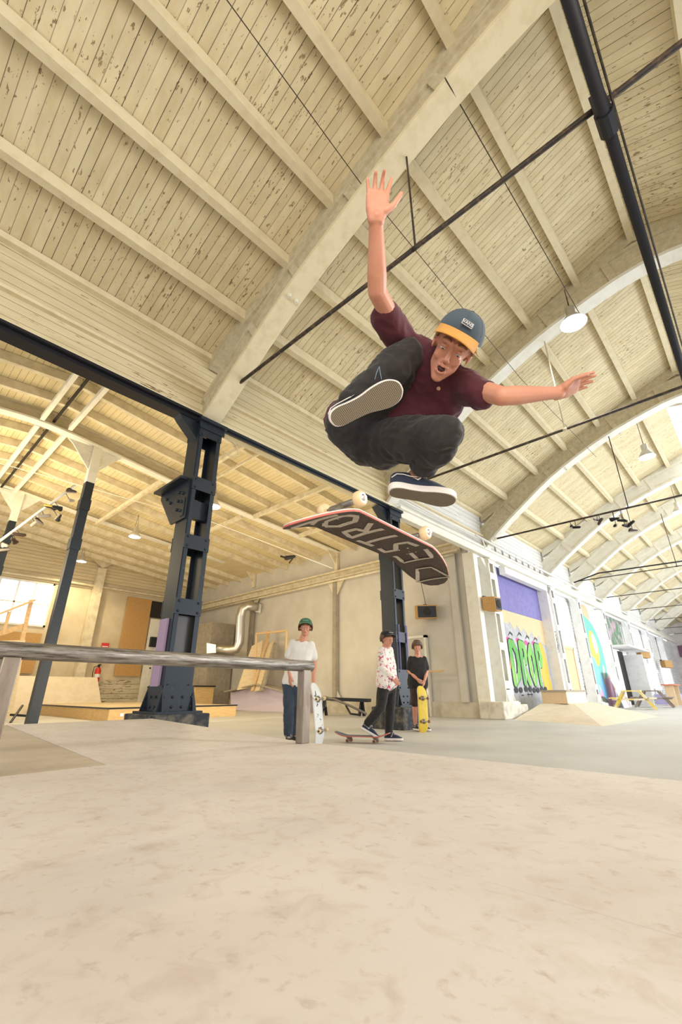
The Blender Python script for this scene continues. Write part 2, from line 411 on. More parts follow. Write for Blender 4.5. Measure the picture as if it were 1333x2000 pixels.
for k, x in enumerate(COLX):
    P = smooth_poly(mirror(P1 if k == 0 else P3), 3)
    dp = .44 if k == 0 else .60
    hw = .16
    t = thing('roof_arch', ['nearest cream timber arch, landing on the nearest dark blue column',
        'second timber arch from the camera, with the glaring lamp hanging below it', 'third arch, beige side panels, tie rod with hanging trainers beyond it',
        'fourth arch from the camera, white painted, springing beside the purple doorway', 'fifth arch, white, next after the one beside the purple doorway',
        'sixth arch, white, springing beyond the tall painted mural', 'seventh arch counted from the camera, far down the hall', 'eighth arch counted from the camera, far down the hall', 'farthest arch near the end wall of the hall'][k], 'arch', (x, 0, 0), 'timber roof arches of the nave')
    lo = P; a = offset(P, .07); b = offset(P, dp-.07); c = offset(P, dp)
    mb = MB(); band(mb, lo, a, -hw, hw); mb.build('soffit_board', M['cream2'] if k else M['cream'], t)
    mb = MB(); band(mb, a, b, -hw+.045, hw-.045)
    L = [0]
    for p, q in zip(P, P[1:]): L.append(L[-1]+math.dist(p, q))
    nxt = .25
    for i in range(1, len(P)-1):
        if L[i] > nxt:
            nxt += 1.25; tt = V((P[i+1][0]-P[i-1][0], P[i+1][1]-P[i-1][1])).normalized()*.07
            band(mb, [(a[i][0]-tt.x, a[i][1]-tt.y),(a[i][0]+tt.x, a[i][1]+tt.y)], [(b[i][0]-tt.x, b[i][1]-tt.y),(b[i][0]+tt.x, b[i][1]+tt.y)], -hw+.004, hw-.004)
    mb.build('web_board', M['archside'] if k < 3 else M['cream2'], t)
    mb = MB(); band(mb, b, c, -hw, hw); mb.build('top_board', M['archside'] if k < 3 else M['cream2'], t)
    # rib following the ceiling above the arch
    yy = [6.0,5,3.85,2.95,1.93,.9,-.18,-1.26,-2.29,-3.31,-4.21,-5.36,-6.4]
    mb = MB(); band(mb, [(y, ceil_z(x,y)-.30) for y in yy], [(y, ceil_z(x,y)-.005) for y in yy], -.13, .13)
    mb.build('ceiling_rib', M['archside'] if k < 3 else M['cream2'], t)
    # hinge bolts under the soffit at the splice
    for dx in (-.07,.07):
        mb = MB()
        i = min(range(len(P)), key=lambda i: abs(P[i][0]-(3.9 if k==0 else 3.0)) + (100 if P[i][0]<0 else 0)); mb.lathe([(.03,-.03),(.03,.03)], (dx, P[i][0], P[i][1]-.02), (0,0,1), 8)
        mb.build('splice_bolt', M['cream2'], t)
# clerestory siding above the eave, eave beam
struct(MB().box((-3.5,6.05,5.02),(8.3,6.13,6.40)).build('wall_left', M['siding']), 'painted board wall above the eave beam, left of the nave')
struct(MB().box((8.3,6.05,5.02),(XEND,6.13,6.42)).build('wall_left', M['siding_white']), 'white board wall above the eave beam, far part')
def tagtrim(o, n, label): o.name = n; return struct(o, label)
mb = MB()
mb.box((-3.5,5.93,5.00),(13.5,6.08,5.07)); mb.box((-3.5,5.97,5.55),(13.5,6.06,5.60)); mb.box((-3.5,5.95,6.28),(XEND,6.07,6.38))
struct(mb.build('trim_1', M['cream']))
mb = MB(); mb.box((-3.5,5.86,4.96),(2.9,5.92,5.0)); mb.box((-3.5,5.93,4.90),(2.9,6.16,5.0))
tag(mb.build('eave_girder', M['steel_black']), 'black steel eave girder left of the nearest dark blue column', 'girder')
t = thing('eave_girder', 'pale eave girder with a dark lower edge between the two blue columns', 'girder', (0,0,0))
MB().box((3.3,5.97,4.94),(8.1,6.16,5.0)).build('pale_plate', M['cream'], t); MB().box((3.3,5.88,4.955),(8.1,5.925,4.995)).box((3.3,5.925,4.915),(8.1,5.965,4.96)).build('dark_edge', M['steel_blue'], t)
mb = MB(); mb.box((8.5,5.9,4.80),(XEND,6.04,5.03)); mb.box((8.5,5.84,5.03),(XEND,6.1,5.10)); mb.box((8.5,5.84,4.78),(XEND,5.9,4.83))
tag(mb.build('eave_girder', M['cream2']), 'white painted eave girder running along the far wall above the murals', 'girder')
# tie rods
tr_lab = ['thick dark tie rod crossing close overhead behind the raised arm','second dark tie rod, passing behind the jumping skater','third tie rod, with worn trainers hanging from it','fourth tie rod with a bundle of black cable beside it','fifth tie rod from the camera','sixth tie rod from the camera','seventh tie rod, far down the hall','eighth tie rod, far down the hall','ninth tie rod, at the far end of the hall']
for k, x in enumerate([3.16,8.35,13.55,21.9,27.0,32.5,38.2,44.0,49.0]):
    z = 5.47 if k < 2 else 5.40
    t = thing('tie_rod', tr_lab[k], 'tie rod', (x, 0, 0), 'steel tie rods across the nave')
    MB().tube([(0,5.75,z-.05),(0,5.6,z),(0,-6.3,z)], .028 if k < 3 else .022, 10).build('rod', M['steel_rust'], t, True)
    MB().tube([(0,5.78,z-.06),(0,5.55,z)], .05, 8).box((-.12,5.70,z-.12),(.12,5.9,z-.02)).build('end_bracket', M['cream2'], t)
    if k < 4:
        hy = 1.75; zz = interp(mirror(P1 if k==0 else P3)[:9], hy) if False else (7.2 if k == 0 else 7.7)
        MB().tube([(0,hy,z),(0,hy,zz)], .013, 8).lathe([(.03,-.04),(.03,.04)], (0,hy,z), (0,1,0), 8).build('hanger_rod', M['steel_rust'] if k != 1 else M['pale_rod'], t, True)
# longitudinal black pipe under the crown
mb = MB().tube([(-3,-.19,5.22),(30,-.19,5.22)], .048, 14)
o = tag(mb.build('ceiling_pipe', M['steel_black'], None, True), 'long black pipe running down the nave near the tie rods, upper right', 'pipe')
MB().lathe([(.075,-.1),(.075,.1)], (3.16,-.19,5.22), (1,0,0), 12).box((3.05,-.25,5.2),(3.27,-.13,5.5)).build('pipe_clamp', M['steel_black'], o)
tag(MB().tube([(-3,-.27,5.28),(12,-.27,5.28)], .01, 6).build('electric_cable', M['steel_rust']), 'thin cable running alongside the black ceiling pipe', 'cable')
# thin wires strung along the ceiling
tag(MB().tube([(-1,2.2,7.3),(3.0,2.35,7.05),(8.3,2.35,7.0),(13.6,2.2,7.2)], .006, 5).build('ceiling_wire', M['steel_rust']), 'thin wire stretched along the ceiling above the raised hand', 'wire')
tag(MB().tube([(2.9,1.0,7.42),(8.2,.95,7.65)], .007, 5).build('ceiling_wire', M['steel_rust']), 'thin wire from the nearest arch towards the glaring lamp', 'wire')

# ------------------------------------------------------------------ columns
def bolt(mb, p, ax, r=.018, h=.018):
    mb.lathe([(r,0),(r,h*.6),(r*.5,h)], p, ax, 6)
def column(x, y, mt, label, h=4.9, base=.37, bs=.46, dusty=None, panel=None, detailed=True, grp=None):
    t = thing('steel_column', label, 'column', (x, y, 0), grp)
    w = .19; d = .18
    for s in (-1, 1):   # two channels
        mb = MB().box((s*w-.012,-d,base),(s*w+.012,d,h))
        for e in (-1, 1): mb.box((min(s*w, s*(w-.062)),e*d-.010,base),(max(s*w, s*(w-.062)),e*d+.010,h))
        mb.build('channel', mt, t)
    zs = [.95,1.83,2.79,3.75,4.72] if detailed else [.9,2.0,3.1,4.2]
    for z in zs:
        for e in (-1, 1):
            hh = .20 if z == .95 else .11
            mb = MB().box((-w-.015,e*(d+.012)-.008,z-hh),(w+.015,e*(d+.012)+.008,z+hh))
            if detailed:
                for bx in (-w+.04, w-.04):
                    for bz in (z-hh+.04, z+hh-.04): bolt(mb, (bx, e*(d+.02), bz), (0,e,0))
            mb.build('batten_plate', mt, t)
    # riveted foot
    mb = MB()
    for e in (-1, 1):
        mb.prism([(-w-.02,e*(d+.02),base+.34),(w+.02,e*(d+.02),base+.34),(w+.11,e*(d+.02),base),(-w-.11,e*(d+.02),base)], (0,e*.02,0))
        mb.prism([(e*(w+.014),-d-.02,base+.34),(e*(w+.014),d+.02,base+.34),(e*(w+.014),d+.11,base),(e*(w+.014),-d-.11,base)], (e*.02,0,0))
        if detailed:
            for bx in (-.2,-.07,.07,.2):
                for bz in (.08,.2): bolt(mb, (bx, e*(d+.04), base+bz), (0,e,0)); bolt(mb, (e*(w+.034), bx, base+bz), (e,0,0))
    mb.box((-w-.14,-d-.14,base),(w+.14,d+.14,base+.03))
    mb.build('foot_plate', mt, t)
    MB().box((-bs,-bs,0),(bs,bs,base)).build('plinth', dusty or mt, t, bevel=.015)
    # head
    mb = MB().box((-w-.06,-d-.1,h-.04),(w+.06,d+.05,h+.02)).prism([(-w-.05,-d-.02,h),(w+.05,-d-.02,h),(w+.05,-d-.02,h-.16),(-w-.02,-d-.02,h-.16)], (0,-.02,0))
    mb.prism([(-w-.01,-.1,h),(-w-.35,-.1,h),(-w-.30,-.1,h-.06),(-w-.01,-.1,h-.32)], (0,.2,0))
    mb.build('head_bracket', mt, t)
    return t
c1 = column(3.09, 6.05, M['steel_blue'], 'nearest dark blue riveted lattice column, rising behind the grind rail', dusty=M['dusty'], grp='dark blue steel columns', bs=.40, base=.45)
MB().box((-.235,-.09,.78),(-.205,.13,1.66)).build('lilac_board', M['lilac'], c1)
nm(c1.children[-1], label='lilac painted board strapped to the left face')
MB().box((-.17,-.10,1.2),(.17,-.085,1.72)).box((-.17,-.1,.6),(.17,-.085,1.2)).build('back_plate', newmat('glossy_grey_plate', (.09,.085,.08), .3, .5), c1)
# bolted cross bracket on its left side
mb = MB().prism([(-.2,-.15,3.15),(-.2,.30,3.15),(-.2,.80,3.72),(-.2,.80,3.80),(-.2,-.15,3.80)], (-.03,0,0))
mb.box((-.36,-.1,3.80),(-.12,.82,3.84)); mb.box((-.24,-.1,3.2),(.22,.0,3.5))
for by, bz in ((.0,3.3),(.0,3.45),(.0,3.6),(.13,3.35),(.13,3.5),(.13,3.65),(.55,3.66),(.4,3.55)): bolt(mb, (-.23,by,bz), (-1,0,0), .025, .03)
mb.build('cross_bracket', M['steel_blue'], c1)
tag(MB().tube([(3.3,5.75,4.75),(3.5,5.7,4.6),(3.55,5.68,4.42),(3.42,5.7,4.35),(3.28,5.75,4.42)], .008, 6).build('wire_loop', M['pale_rod'], None, True), 'loose wire loop hanging at the head of the nearest blue column', 'wire')
c2 = column(8.25, 6.05, M['steel_blue'], 'dark blue steel lattice column behind the boys, purple painted stripes low down', base=.42, bs=.40, dusty=M['dusty'], grp='dark blue steel columns')
MB().box((-.125,-.226,1.15),(-.105,-.212,2.1)).box((.165,-.226,1.15),(.195,-.212,2.1)).build('purple_stripe', M['purple'], c2)
clab = ['white lattice column where the cream side wall meets the nave wall, left of the purple doorway','white lattice column right of the purple doorway','white lattice column left of the tall mural','white lattice column between the tall mural and the open white door','white lattice column beyond the open white door','far white lattice column, second after the open door','far white lattice column near the end wall']
for k, x in enumerate(COLX[2:9]):
    t = column(x, 6.10, M['cream2'] if k == 0 else M['white'], clab[k], h=4.77, base=.42 if k == 0 else .25, bs=.36 if k == 0 else .42, detailed=False, grp='white lattice columns along the nave wall')
# extra white lattice post pair
# ------------------------------------------------------------------ nave wall beyond the side room
struct(MB().box((12.95,6.34,0),(15.0,6.5,4.85)).box((19.0,6.34,0),(23.4,6.5,4.85)).box((27.0,6.34,0),(29.4,6.5,4.85)).box((31.6,6.34,0),(XEND,6.5,4.85)).box((29.4,6.34,3.2),(31.6,6.5,4.85)).box((15,6.46,0),(19,6.5,4.9)).box((23.4,6.46,0),(27.0,6.5,4.9)).build('wall_nave', M['siding_white']), 'white board wall of the nave with doorways, far right')
struct(MB().box((12.5,5.62,0),(13.2,6.35,.45)).box((13.15,5.68,0),(14.35,6.4,.36)).build('baseboard_nave', speck('whitewashed_plinth', (.68,.64,.55),(.42,.37,.3), 5, .9, 0,.45,.75), bevel=.03), 'chipped whitewashed plinth under the corner posts')
struct(MB().box((12.62,6.02,.4),(12.88,6.4,4.85)).build('trim_2', M['cream2']), 'pale corner post at the edge of the side room')
struct(MB().box((14.55,6.30,0),(14.88,6.44,4.85)).box((18.9,6.0,0),(19.15,6.44,4.85)).box((14.9,5.98,4.55),(19.0,6.2,4.85)).build('trim_3', M['white']), 'white frame round the purple doorway')
struct(MB().box((23.3,6.14,0),(23.6,6.44,4.85)).box((26.8,6.1,0),(27.0,6.44,4.85)).build('trim_4', M['white']), 'white frame round the tall mural')
# vertical battens above the purple doorway
mb = MB()
for i in range(8): mb.box((14.4+i*.6,6.0,5.12),(14.44+i*.6,6.06,5.50))
struct(mb.build('trim_5', newmat('grey_batten', (.45,.45,.45))), 'thin vertical joints above the purple doorway')
# end wall
struct(MB().box((XEND,-14,0),(XEND+.2,6.6,10)).build('wall_far', speck('end_wall_paint', (.66,.62,.60), (.5,.45,.45), 1)), 'far end wall of the nave')
tag(MB().box((XEND-.1,2.4,3.6),(XEND-.02,5.9,4.6)).build('painted_band', newmat('maroon_band', (.16,.08,.12))), 'dark maroon band painted across the far end wall', 'painted band')
tag(MB().box((XEND-.1,2.6,.9),(XEND-.04,5.6,3.2)).build('graffiti_wall', speck('purple_graffiti', (.16,.09,.30),(.45,.38,.55), 2, .7, 0, .5, .56)), 'purple graffiti panel on the far end wall at the right edge', 'graffiti')
# ------------------------------------------------------------------ SIDE ROOM (aisle): walls and roof
struct(MB().box((13.0,6.45,0),(13.2,24.2,6.6)).build('wall_right', M['plaster']), 'cream plaster cross wall behind the boys')
struct(MB().box((12.93,6.5,0),(13.0,24,.42)).build('baseboard_right', speck('base_plaster', (.60,.56,.46),(.48,.43,.34), 3, .9)), 'low plinth course of the cross wall')
mb = MB()   # left wall with a window opening x 2.4..5.65, z 3.55..5.43
mb.box((-9,24,0),(2.0,24.2,8)).box((5.66,24,0),(13.2,24.2,8)).box((2.0,24,5.43),(5.66,24.2,8)).box((2.0,24,0),(5.66,24.2,3.57))
struct(mb.build('wall_back', M['plaster_left']), 'warm plaster wall at the back of the side room')
struct(MB().box((8.0,23.93,0),(13,24,1.3)).build('baseboard_back', M['brick']), 'whitewashed brick footing of the back wall')
struct(MB().box((-9,23.90,5.55),(13,24,5.75)).box((-9,23.94,5.9),(13,24,7.8)).build('trim_6', boards('aisle_siding', (.70,.60,.40),(.60,.5,.32),2,.16,.08,.7,along=0)), 'horizontal boards at the top of the back wall')
mb = MB().box((2.0,23.95,3.5),(5.72,24.1,3.58)).box((2.0,23.95,5.42),(5.72,24.1,5.5)).box((5.64,23.95,3.5),(5.72,24.1,5.5))
for x in (2.9,3.6,4.3,4.97): mb.box((x-.03,24.0,3.57),(x+.03,24.08,5.43))
mb.box((2.0,24.0,4.47),(5.66,24.08,4.53))
w = struct(mb.build('window_2', M['white']), 'bright white gridded window at the left edge')
MB().box((2.0,24.12,3.57),(5.66,24.14,5.43)).build('pane', M['glass'], w)
def az(x): return 7.62-.10*abs(x-1.95)-.02*max(0, x-1.95)
mb = MB(); bm = mb.bm
pr = [(-9,az(-9)),(1.95,az(1.95)),(13.1,az(13.1))]
for (x0,z0),(x1,z1) in zip(pr, pr[1:]):
    v = [bm.verts.new(p) for p in ((x0,6.2,z0),(x1,6.2,z1),(x1,24.1,z1),(x0,24.1,z0))]; bm.faces.new(v)
    v = [bm.verts.new(p) for p in ((x0,6.2,z0+.06),(x1,6.2,z1+.06),(x1,24.1,z1+.06),(x0,24.1,z0+.06))]; bm.faces.new(v[::-1])
o = struct(mb.build('ceiling', M['aisle_ceil']), 'warm boarded ceiling of the side room')
# longitudinal purlins of the side room
for k, y in enumerate([7.1,8.15,9.2,10.25,11.3,13.4,14.5,15.6,16.7,19.3,20.5,21.7,22.9]):
    mb = MB()
    for (x0,z0),(x1,z1) in zip(pr, pr[1:]): mb.bar((x0,y,z0-.12),(x1,y,z1-.12),.12,.22)
    wh = ['just inside the eave','second in from the eave','third in from the eave','fourth in from the eave','fifth in from the eave, before the first girder','first past the near girder','second past the near girder','third past the near girder','fourth past the near girder','first past the far girder','second past the far girder','third past the far girder','last before the back wall'][k]
    tag(mb.build('side_room_purlin', M['aisle_beam']), 'cream purlin under the side room ceiling, '+wh, 'roof beam', 'purlins under the side room ceiling')
# main girders A and B, arched slightly, on posts with gussets
def girder(y, dz, label):
    t = thing('roof_girder', label, 'girder', (0, y, 0), 'bent cream girders of the side room')
    pts = [(-9,6.30),(-2,6.85),(.4,7.10),(1.5,7.2),(2.4,7.16),(3.6,7.02),(6.5,6.68),(13.0,6.18)]
    pts = [(x, z+dz) for x, z in smooth_poly(pts, 3)]
    for nmn, z0, z1, w in (('bottom_flange',0,.05,.28),('web',.05,.36,.03),('top_flange',.36,.40,.30)):
        mb = MB(); bm = mb.bm
        q = [[bm.verts.new((x, yy, z+zz)) for yy, zz in ((-w/2,z0),(w/2,z0),(w/2,z1),(-w/2,z1))] for x, z in pts]
        for i in range(len(q)-1):
            for k in range(4): bm.faces.new((q[i][k], q[i][(k+1)%4], q[i+1][(k+1)%4], q[i+1][k]))
        bm.faces.new(q[0][::-1]); bm.faces.new(q[-1])
        mb.build(nmn, M['cream2'] if nmn == 'bottom_flange' else M['archside'], t)  # web takes the darker cream: its shade is put into the colour
    mb = MB().box((12.55,-.12,6.18+dz-.6),(12.95,.12,6.2+dz)) if False else MB().prism([(12.35,-.02,6.22+dz),(12.98,-.02,6.18+dz),(12.98,-.02,5.55+dz)], (0,.04,0)).box((12.86,-.09,5.4+dz),(12.98,.09,6.2+dz))
    mb.build('end_gusset', M['aisle_beam'], t)
    return t
girder(12.3, 0, 'bent cream girder of the side room carried by the tall thin black post')
girder(18.1, .2, 'farther bent cream girder of the side room, behind the first')
def post(x, y, zt, label):
    t = thing('steel_post', label, 'post', (x, y, 0), 'thin dark steel posts of the side room')
    ws = .105
    MB().box((-ws,-ws,.02),(ws,ws,zt-1.1)).build('lower_shaft', M['steel_blue'], t)
    MB().box((-ws,-ws,zt-1.1),(ws,ws,zt+.02)).build('upper_shaft', M['cream2'], t); nm(t.children[-1], label='cream painted upper end')
    MB().box((-ws-.02,-ws-.02,zt-1.9),(ws+.02,ws+.02,zt-1.6)).build('splice_sleeve', M['steel_blue'], t)
    MB().box((-ws-.02,-ws-.02,zt-3.0),(ws+.02,ws+.02,zt-2.7)).build('splice_sleeve', M['steel_blue'], t)
    for s in (-1, 1):
        mb = MB().prism([(s*ws,-.02,zt),(s*.75,-.02,zt-.07*s*0),(s*.6,-.02,zt-.12),(s*ws,-.02,zt-.72)], (0,.04,0))
        for q in range(5): bolt(mb, (s*.17,-.02,zt-.12-q*.1), (0,-1,0), .02, .02); bolt(mb, (s*(.25+q*.07),-.02,zt-.08), (0,-1,0), .02, .02)
        mb.build('gusset', M['cream2'], t)
    MB().box((-.22,-.22,0),(.22,.22,.03)).build('base_plate', M['steel_blue'], t)
    return t
post(3.13, 12.3, 7.08, 'tall thin dark post left of the nearest blue column')
post(2.55, 18.1, 7.35, 'dark post at the left edge in front of the bright window')
# cross rafters in pairs
for k, (x, y0, y1, z) in enumerate([(1.68,6.4,12.1,7.28),(2.33,6.4,12.1,7.28),(1.68,12.5,17.9,7.28),(2.33,12.5,17.9,7.28),(5.15,12.45,17.9,6.86),(5.62,6.5,12.1,6.82),(8.45,6.5,12.1,6.5),(8.2,12.5,17.9,6.55),(6.1,6.5,12.1,6.75),(10.6,6.5,12.1,6.32)]):
    lab = ['near left ridge rafter','near right ridge rafter','far left ridge rafter','far right ridge rafter','rafter beyond the first lamp','rafter right of the blue column head','rafter above the tilted skateboard','rafter beyond the first girder, behind the column','thin rafter right of the column head','rafter close to the cross wall'][k]
    tag(MB().bar((x,y0,z),(x,y1,z),.10 if k != 8 else .05,.14 if k != 8 else .07).build('cross_rafter', M['cream2'] if k < 4 else M['aisle_beam']), 'pale cross rafter under the side room ceiling, '+lab, 'rafter', 'cross rafters of the side room')
tag(MB().box((1.93,6.5,7.36),(1.99,23.9,7.42)).build('ridge_slot', M['dark']), 'dark slot between the paired ridge rafters', 'ridge slot')

# ================================================================== LAMPS
def lamp(p, label, r=.20, power=60, wire=None, col=(1,.92,.76), grp=None, tilt=None, chain=.5):
    t = thing('pendant_lamp', label, 'lamp', p, grp)
    MB().lathe([(.06,.42),(.085,.40),(.085,.22),(.10,.20)], n=20).build('housing', M['lampshade'], t, True)
    MB().lathe([(.10,.21),(.13,.17),(.17,.10),(r,.0),(r-.008,.0),(.16,.10),(.12,.165),(.09,.19)], n=28, cap=False).build('reflector', M['lampshade'], t, True)
    MB().lathe([(r-.012,.004),(r-.012,.012)], n=28).build('lens', M['lampglow'], t)
    MB().tube([(-.05,0,.42),(0,0,.42+chain)], .006, 5).tube([(.05,0,.42),(0,0,.42+chain)], .006, 5).build('hanger', M['steel_rust'], t)
    l = bpy.data.lights.new('lamp_light', 'SPOT'); l.energy = power; l.color = col; l.spot_size = R(150); l.spot_blend = .6; l.shadow_soft_size = .12
    lo = bpy.data.objects.new('lamp_light', l); COL.objects.link(lo); lo.location = (p[0], p[1], p[2]-.03)
    return t
lamp((7.914,1.084,7.411), 'glaring pendant lamp under the second arch, above the outstretched hand', .25, 420)
lamp((14.011,1.037,6.908), 'white pendant lamp hanging below the third arch at the right', .22, 300, chain=1.2)
lamp((21.096,1.098,7.356), 'pendant lamp at the right edge, farther down the nave', .22, 260, chain=1.4)
lamp((6.084,16.357,6.153), 'lit pendant lamp in the side room, left of the blue column', .22, 420, col=(1,.80,.46), grp='side room lamps')
lamp((6.171,22.456,6.414), 'lit pendant lamp low behind the tall thin post', .22, 420, col=(1,.80,.46), grp='side room lamps')
lamp((5.901,10.522,5.626), 'lit pendant lamp peeking out right of the blue column', .22, 420, col=(1,.80,.46), grp='side room lamps')
# two added warm fill areas, unseen, brightening the side room and its roof
area('side_room_fluorescent', (0.5, 15, 4.5), (8, 15, 7.0), 6, 2.0, 270, (1.0, .80, .48))
area('side_room_fluorescent_2', (7.5, 9.5, 1.2), (7.0, 14, 7.0), 8, 4.0, 230, (1.0, .80, .50))

# ================================================================== THE DECK IN THE FOREGROUND
t = thing('funbox_deck', 'large scuffed plywood skate deck filling the foreground under the camera', 'skate ramp', (0,0,0))
MB().box((-3.2,-3.0,.395),(.795,2.165,.42)).build('deck_sheet', M['deck'], t, bevel=.002)
MB().box((.798,-3.0,.395),(2.04,2.165,.42)).build('deck_sheet', M['deck'], t, bevel=.002)
def sheet(pts, th=.025):
    mb = MB(); mb.prism([(x,y,z-th) for x,y,z in pts], (0,0,th)); return mb
sheet([(.87,2.168,.418),(2.04,2.168,.418),(2.04,4.27,.484),(.93,4.27,.484)]).build('deck_sheet', M['deck'], t)
o = sheet([(-3.2,2.168,.41),(.866,2.168,.418),(.926,4.27,.482),(-3.2,4.27,.47)]).build('deck_sheet', M['deck2'], t); nm(o, label='darker plywood sheet')
MB().box((1.99,-2.9,.0),(2.03,4.2,.39)).box((-3.2,4.2,.0),(2.03,4.24,.44)).box((-3.15,-2.9,0),(-3.11,4.2,.39)).build('deck_frame', M['ply'], t)
t = thing('grind_rail', 'worn round steel grind rail on square posts along the deck edge', 'rail', (0,2.17,0))
MB().tube([(-2.6,0,.856),(2.045,0,.856)], .0335, 32).build('rail_tube', M['rail'], t, True, bevel=.004)
for x in (1.985,.43,-1.7): MB().box((x-.03,-.03,.42),(x+.03,.03,.83)).build('rail_post', M['railpost'], t, bevel=.004)

# ================================================================== SIDE ROOM THINGS
# low box platform and quarter bank
t = thing('box_platform', 'large low plywood platform with black coping behind the blue column', 'skate ramp', (5.1,13.2,0))
MB().box((0,0,.0),(4.0,7.6,.29)).build('plywood_box', M['plybox'], t); MB().box((-.02,-.02,.29),(4.02,7.6,.335)).build('top_sheet', M['ply'], t)
MB().tube([(-.02,-.02,.32),(4.02,-.02,.32)], .022, 8).tube([(-.02,-.02,.32),(-.02,7.6,.32)], .022, 8).build('coping', M['steel_black'], t)
MB().box((.3,-.012,.12),(.38,.0,.19)).build('metal_latch', M['galv'], t)
t = thing('bank_ramp', 'plain beige bank ramp rising behind the low platform', 'skate ramp', (0,0,0))
MB().prism([(2.2,20.9,0),(2.2,22.6,0),(2.2,22.6,1.35),(2.2,22.2,1.35)], (5.6,0,0)).build('bank_surface', M['bankwood'], t)
# timber railing of a raised deck at the left edge
t = thing('timber_railing', 'new pine handrail of a raised deck at the left edge', 'railing', (0,0,0))
a = [(3.383,16.028,3.347), (1.983,15.770,2.415)]; b = [(3.312,16.104,2.579), (2.088,15.658,1.943)]
MB().bar(a[0],a[1],.14,.05).build('handrail', M['pine'], t); MB().bar(b[0],b[1],.05,.13).build('lower_rail', M['pine'], t)
MB().bar((3.308,16.109,3.347),(3.345,16.069,2.075),.10,.10,(0,1,0)).build('railing_post', M['pine'], t)
MB().bar((2.808,15.912,2.906),(2.816,15.903,2.252),.07,.07,(0,1,0)).build('railing_post', M['pine'], t)
t = thing('raised_deck', 'plywood raised deck below the pine handrail, far left', 'skate ramp', (0,0,0))
MB().prism([(2.102,15.642,1.877),(3.411,15.998,2.163),(3.544,15.855,0.097),(2.358,15.368,-0.080)], (-.9,1.4,0)).build('deck_side', M['ply'], t)
# window side boards
tag(MB().box((2.0,23.86,1.5),(5.66,23.93,3.2)).build('chipboard_panel', M['osb']), 'orange chipboard panel beneath the bright window', 'board')
tag(MB().box((9.14,23.86,1.48),(10.42,23.93,5.4)).build('chipboard_panel', M['osb']), 'tall orange chipboard sheet fixed to the back wall, left of the blue column', 'board')
tag(MB().box((10.45,23.86,4.48),(11.2,23.92,5.36)).build('dark_opening', M['dark']), 'dark opening high on the back wall beside the tall chipboard', 'opening')
t = thing('partition_door', 'pale painted partition beside the tall chipboard sheet', 'door', (10.5,23.8,0))
MB().box((0,0,0),(1.1,.08,4.4)).build('door_leaf', M['cream2'], t); MB().lathe([(.04,0),(.04,.06)], (.35,-.0,1.9), (0,-1,0), 8).build('door_handle', M['steel_black'], t)
tag(MB().box((10.6,23.6,2.95),(11.25,23.79,3.45)).build('wall_speaker', M['steel_black']), 'small dark speaker box on the pale partition', 'speaker')
t = thing('fire_extinguisher', 'red fire extinguisher hanging on the back wall under red signs', 'fire extinguisher', (8.35,23.84,1.2))
MB().lathe([(.02,-.02),(.12,0),(.13,.06),(.13,.52),(.08,.62),(.04,.66)], n=18).build('cylinder', M['red'], t, True)
MB().lathe([(.05,.66),(.05,.76)], n=10).box((-.03,-.2,.74),(.03,.03,.79)).build('valve', M['steel_black'], t)
MB().tube([(0,-.05,.74),(-.22,-.05,.66),(-.25,-.04,.4),(-.2,-.03,.15)], .018, 6).build('hose', M['steel_black'], t, True)
MB().lathe([(.131,.2),(.131,.35)], n=18).build('label_band', M['white'], t)
t = thing('fire_sign', 'red and white fire extinguisher sign above the extinguisher', 'sign', (8.45,23.9,2.15))
MB().box((-.2,0,0),(.2,.03,.52)).box((-.15,0,.56),(.2,.03,.85)).build('sign_plate', M['red'], t); MB().box((-.05,-.01,.08),(.06,.0,.44)).box((-.12,-.01,.66),(.16,.0,.70)).build('symbol', M['white'], t)
# wall post on back wall
tag(MB().box((7.35,23.7,0),(7.75,23.98,6.6)).prism([(7.55,23.7,6.6),(8.3,23.7,7.1),(6.8,23.7,7.1)], (0,.05,0)).build('wall_post', M['aisle_beam']), 'cream riveted wall post on the back wall near the extinguisher', 'post')
tag(MB().tube([(2.0,23.8,5.68),(12.9,23.8,5.66)], .05, 8).build('wall_pipe', M['aisle_beam']), 'cream pipe along the top of the back wall', 'pipe')
# cross wall dressings (x = 13)
tag(MB().box((12.72,6.6,5.02),(12.98,24,5.08)).box((12.72,6.6,5.30),(12.98,24,5.36)).box((12.90,6.6,5.08),(12.95,24,5.30)).build('wall_girder', M['aisle_beam']), 'horizontal cream girder high on the cross wall', 'girder')
tag(MB().tube([(12.66,6.7,4.92),(12.66,24,4.92)], .04, 8).build('wall_pipe', M['aisle_beam'], None, True), 'cream pipe slung under the girder on the cross wall', 'pipe')
for y, lb in ((12.3,'grey vertical steel stanchion on the cross wall between the two leftmost boys'),(17.95,'steel stanchion on the cross wall behind the duct elbow')):
    t = thing('wall_stanchion', lb, 'post', (12.9,y,0), 'wall stanchions on the cross wall')
    MB().box((-.12,-.09,.42),(.05,.09,5.0)).build('shaft', M['grey_panel'], t)
    MB().prism([(-.05,-.5,5.02),(-.05,.5,5.02),(-.05,.09,4.4),(-.05,-.09,4.4)], (.04,0,0)).build('gusset', M['aisle_beam'], t)
    MB().prism([(-.05,-.35,.42),(-.05,.35,.42),(-.05,.09,.75),(-.05,-.09,.75)], (.04,0,0)).build('foot', M['plaster'], t)
t = thing('wall_stanchion', 'cream corner stanchion with a bolted gusset, right of the speaker', 'post', (12.9,6.95,0))
MB().box((-.05,-.12,.42),(.05,.12,5.0)).build('shaft', M['plaster'], t); MB().prism([(-.06,-.15,4.95),(-.06,.75,4.95),(-.06,.12,4.45),(-.06,-.15,4.45)], (.04,0,0)).build('gusset', M['plaster'], t)
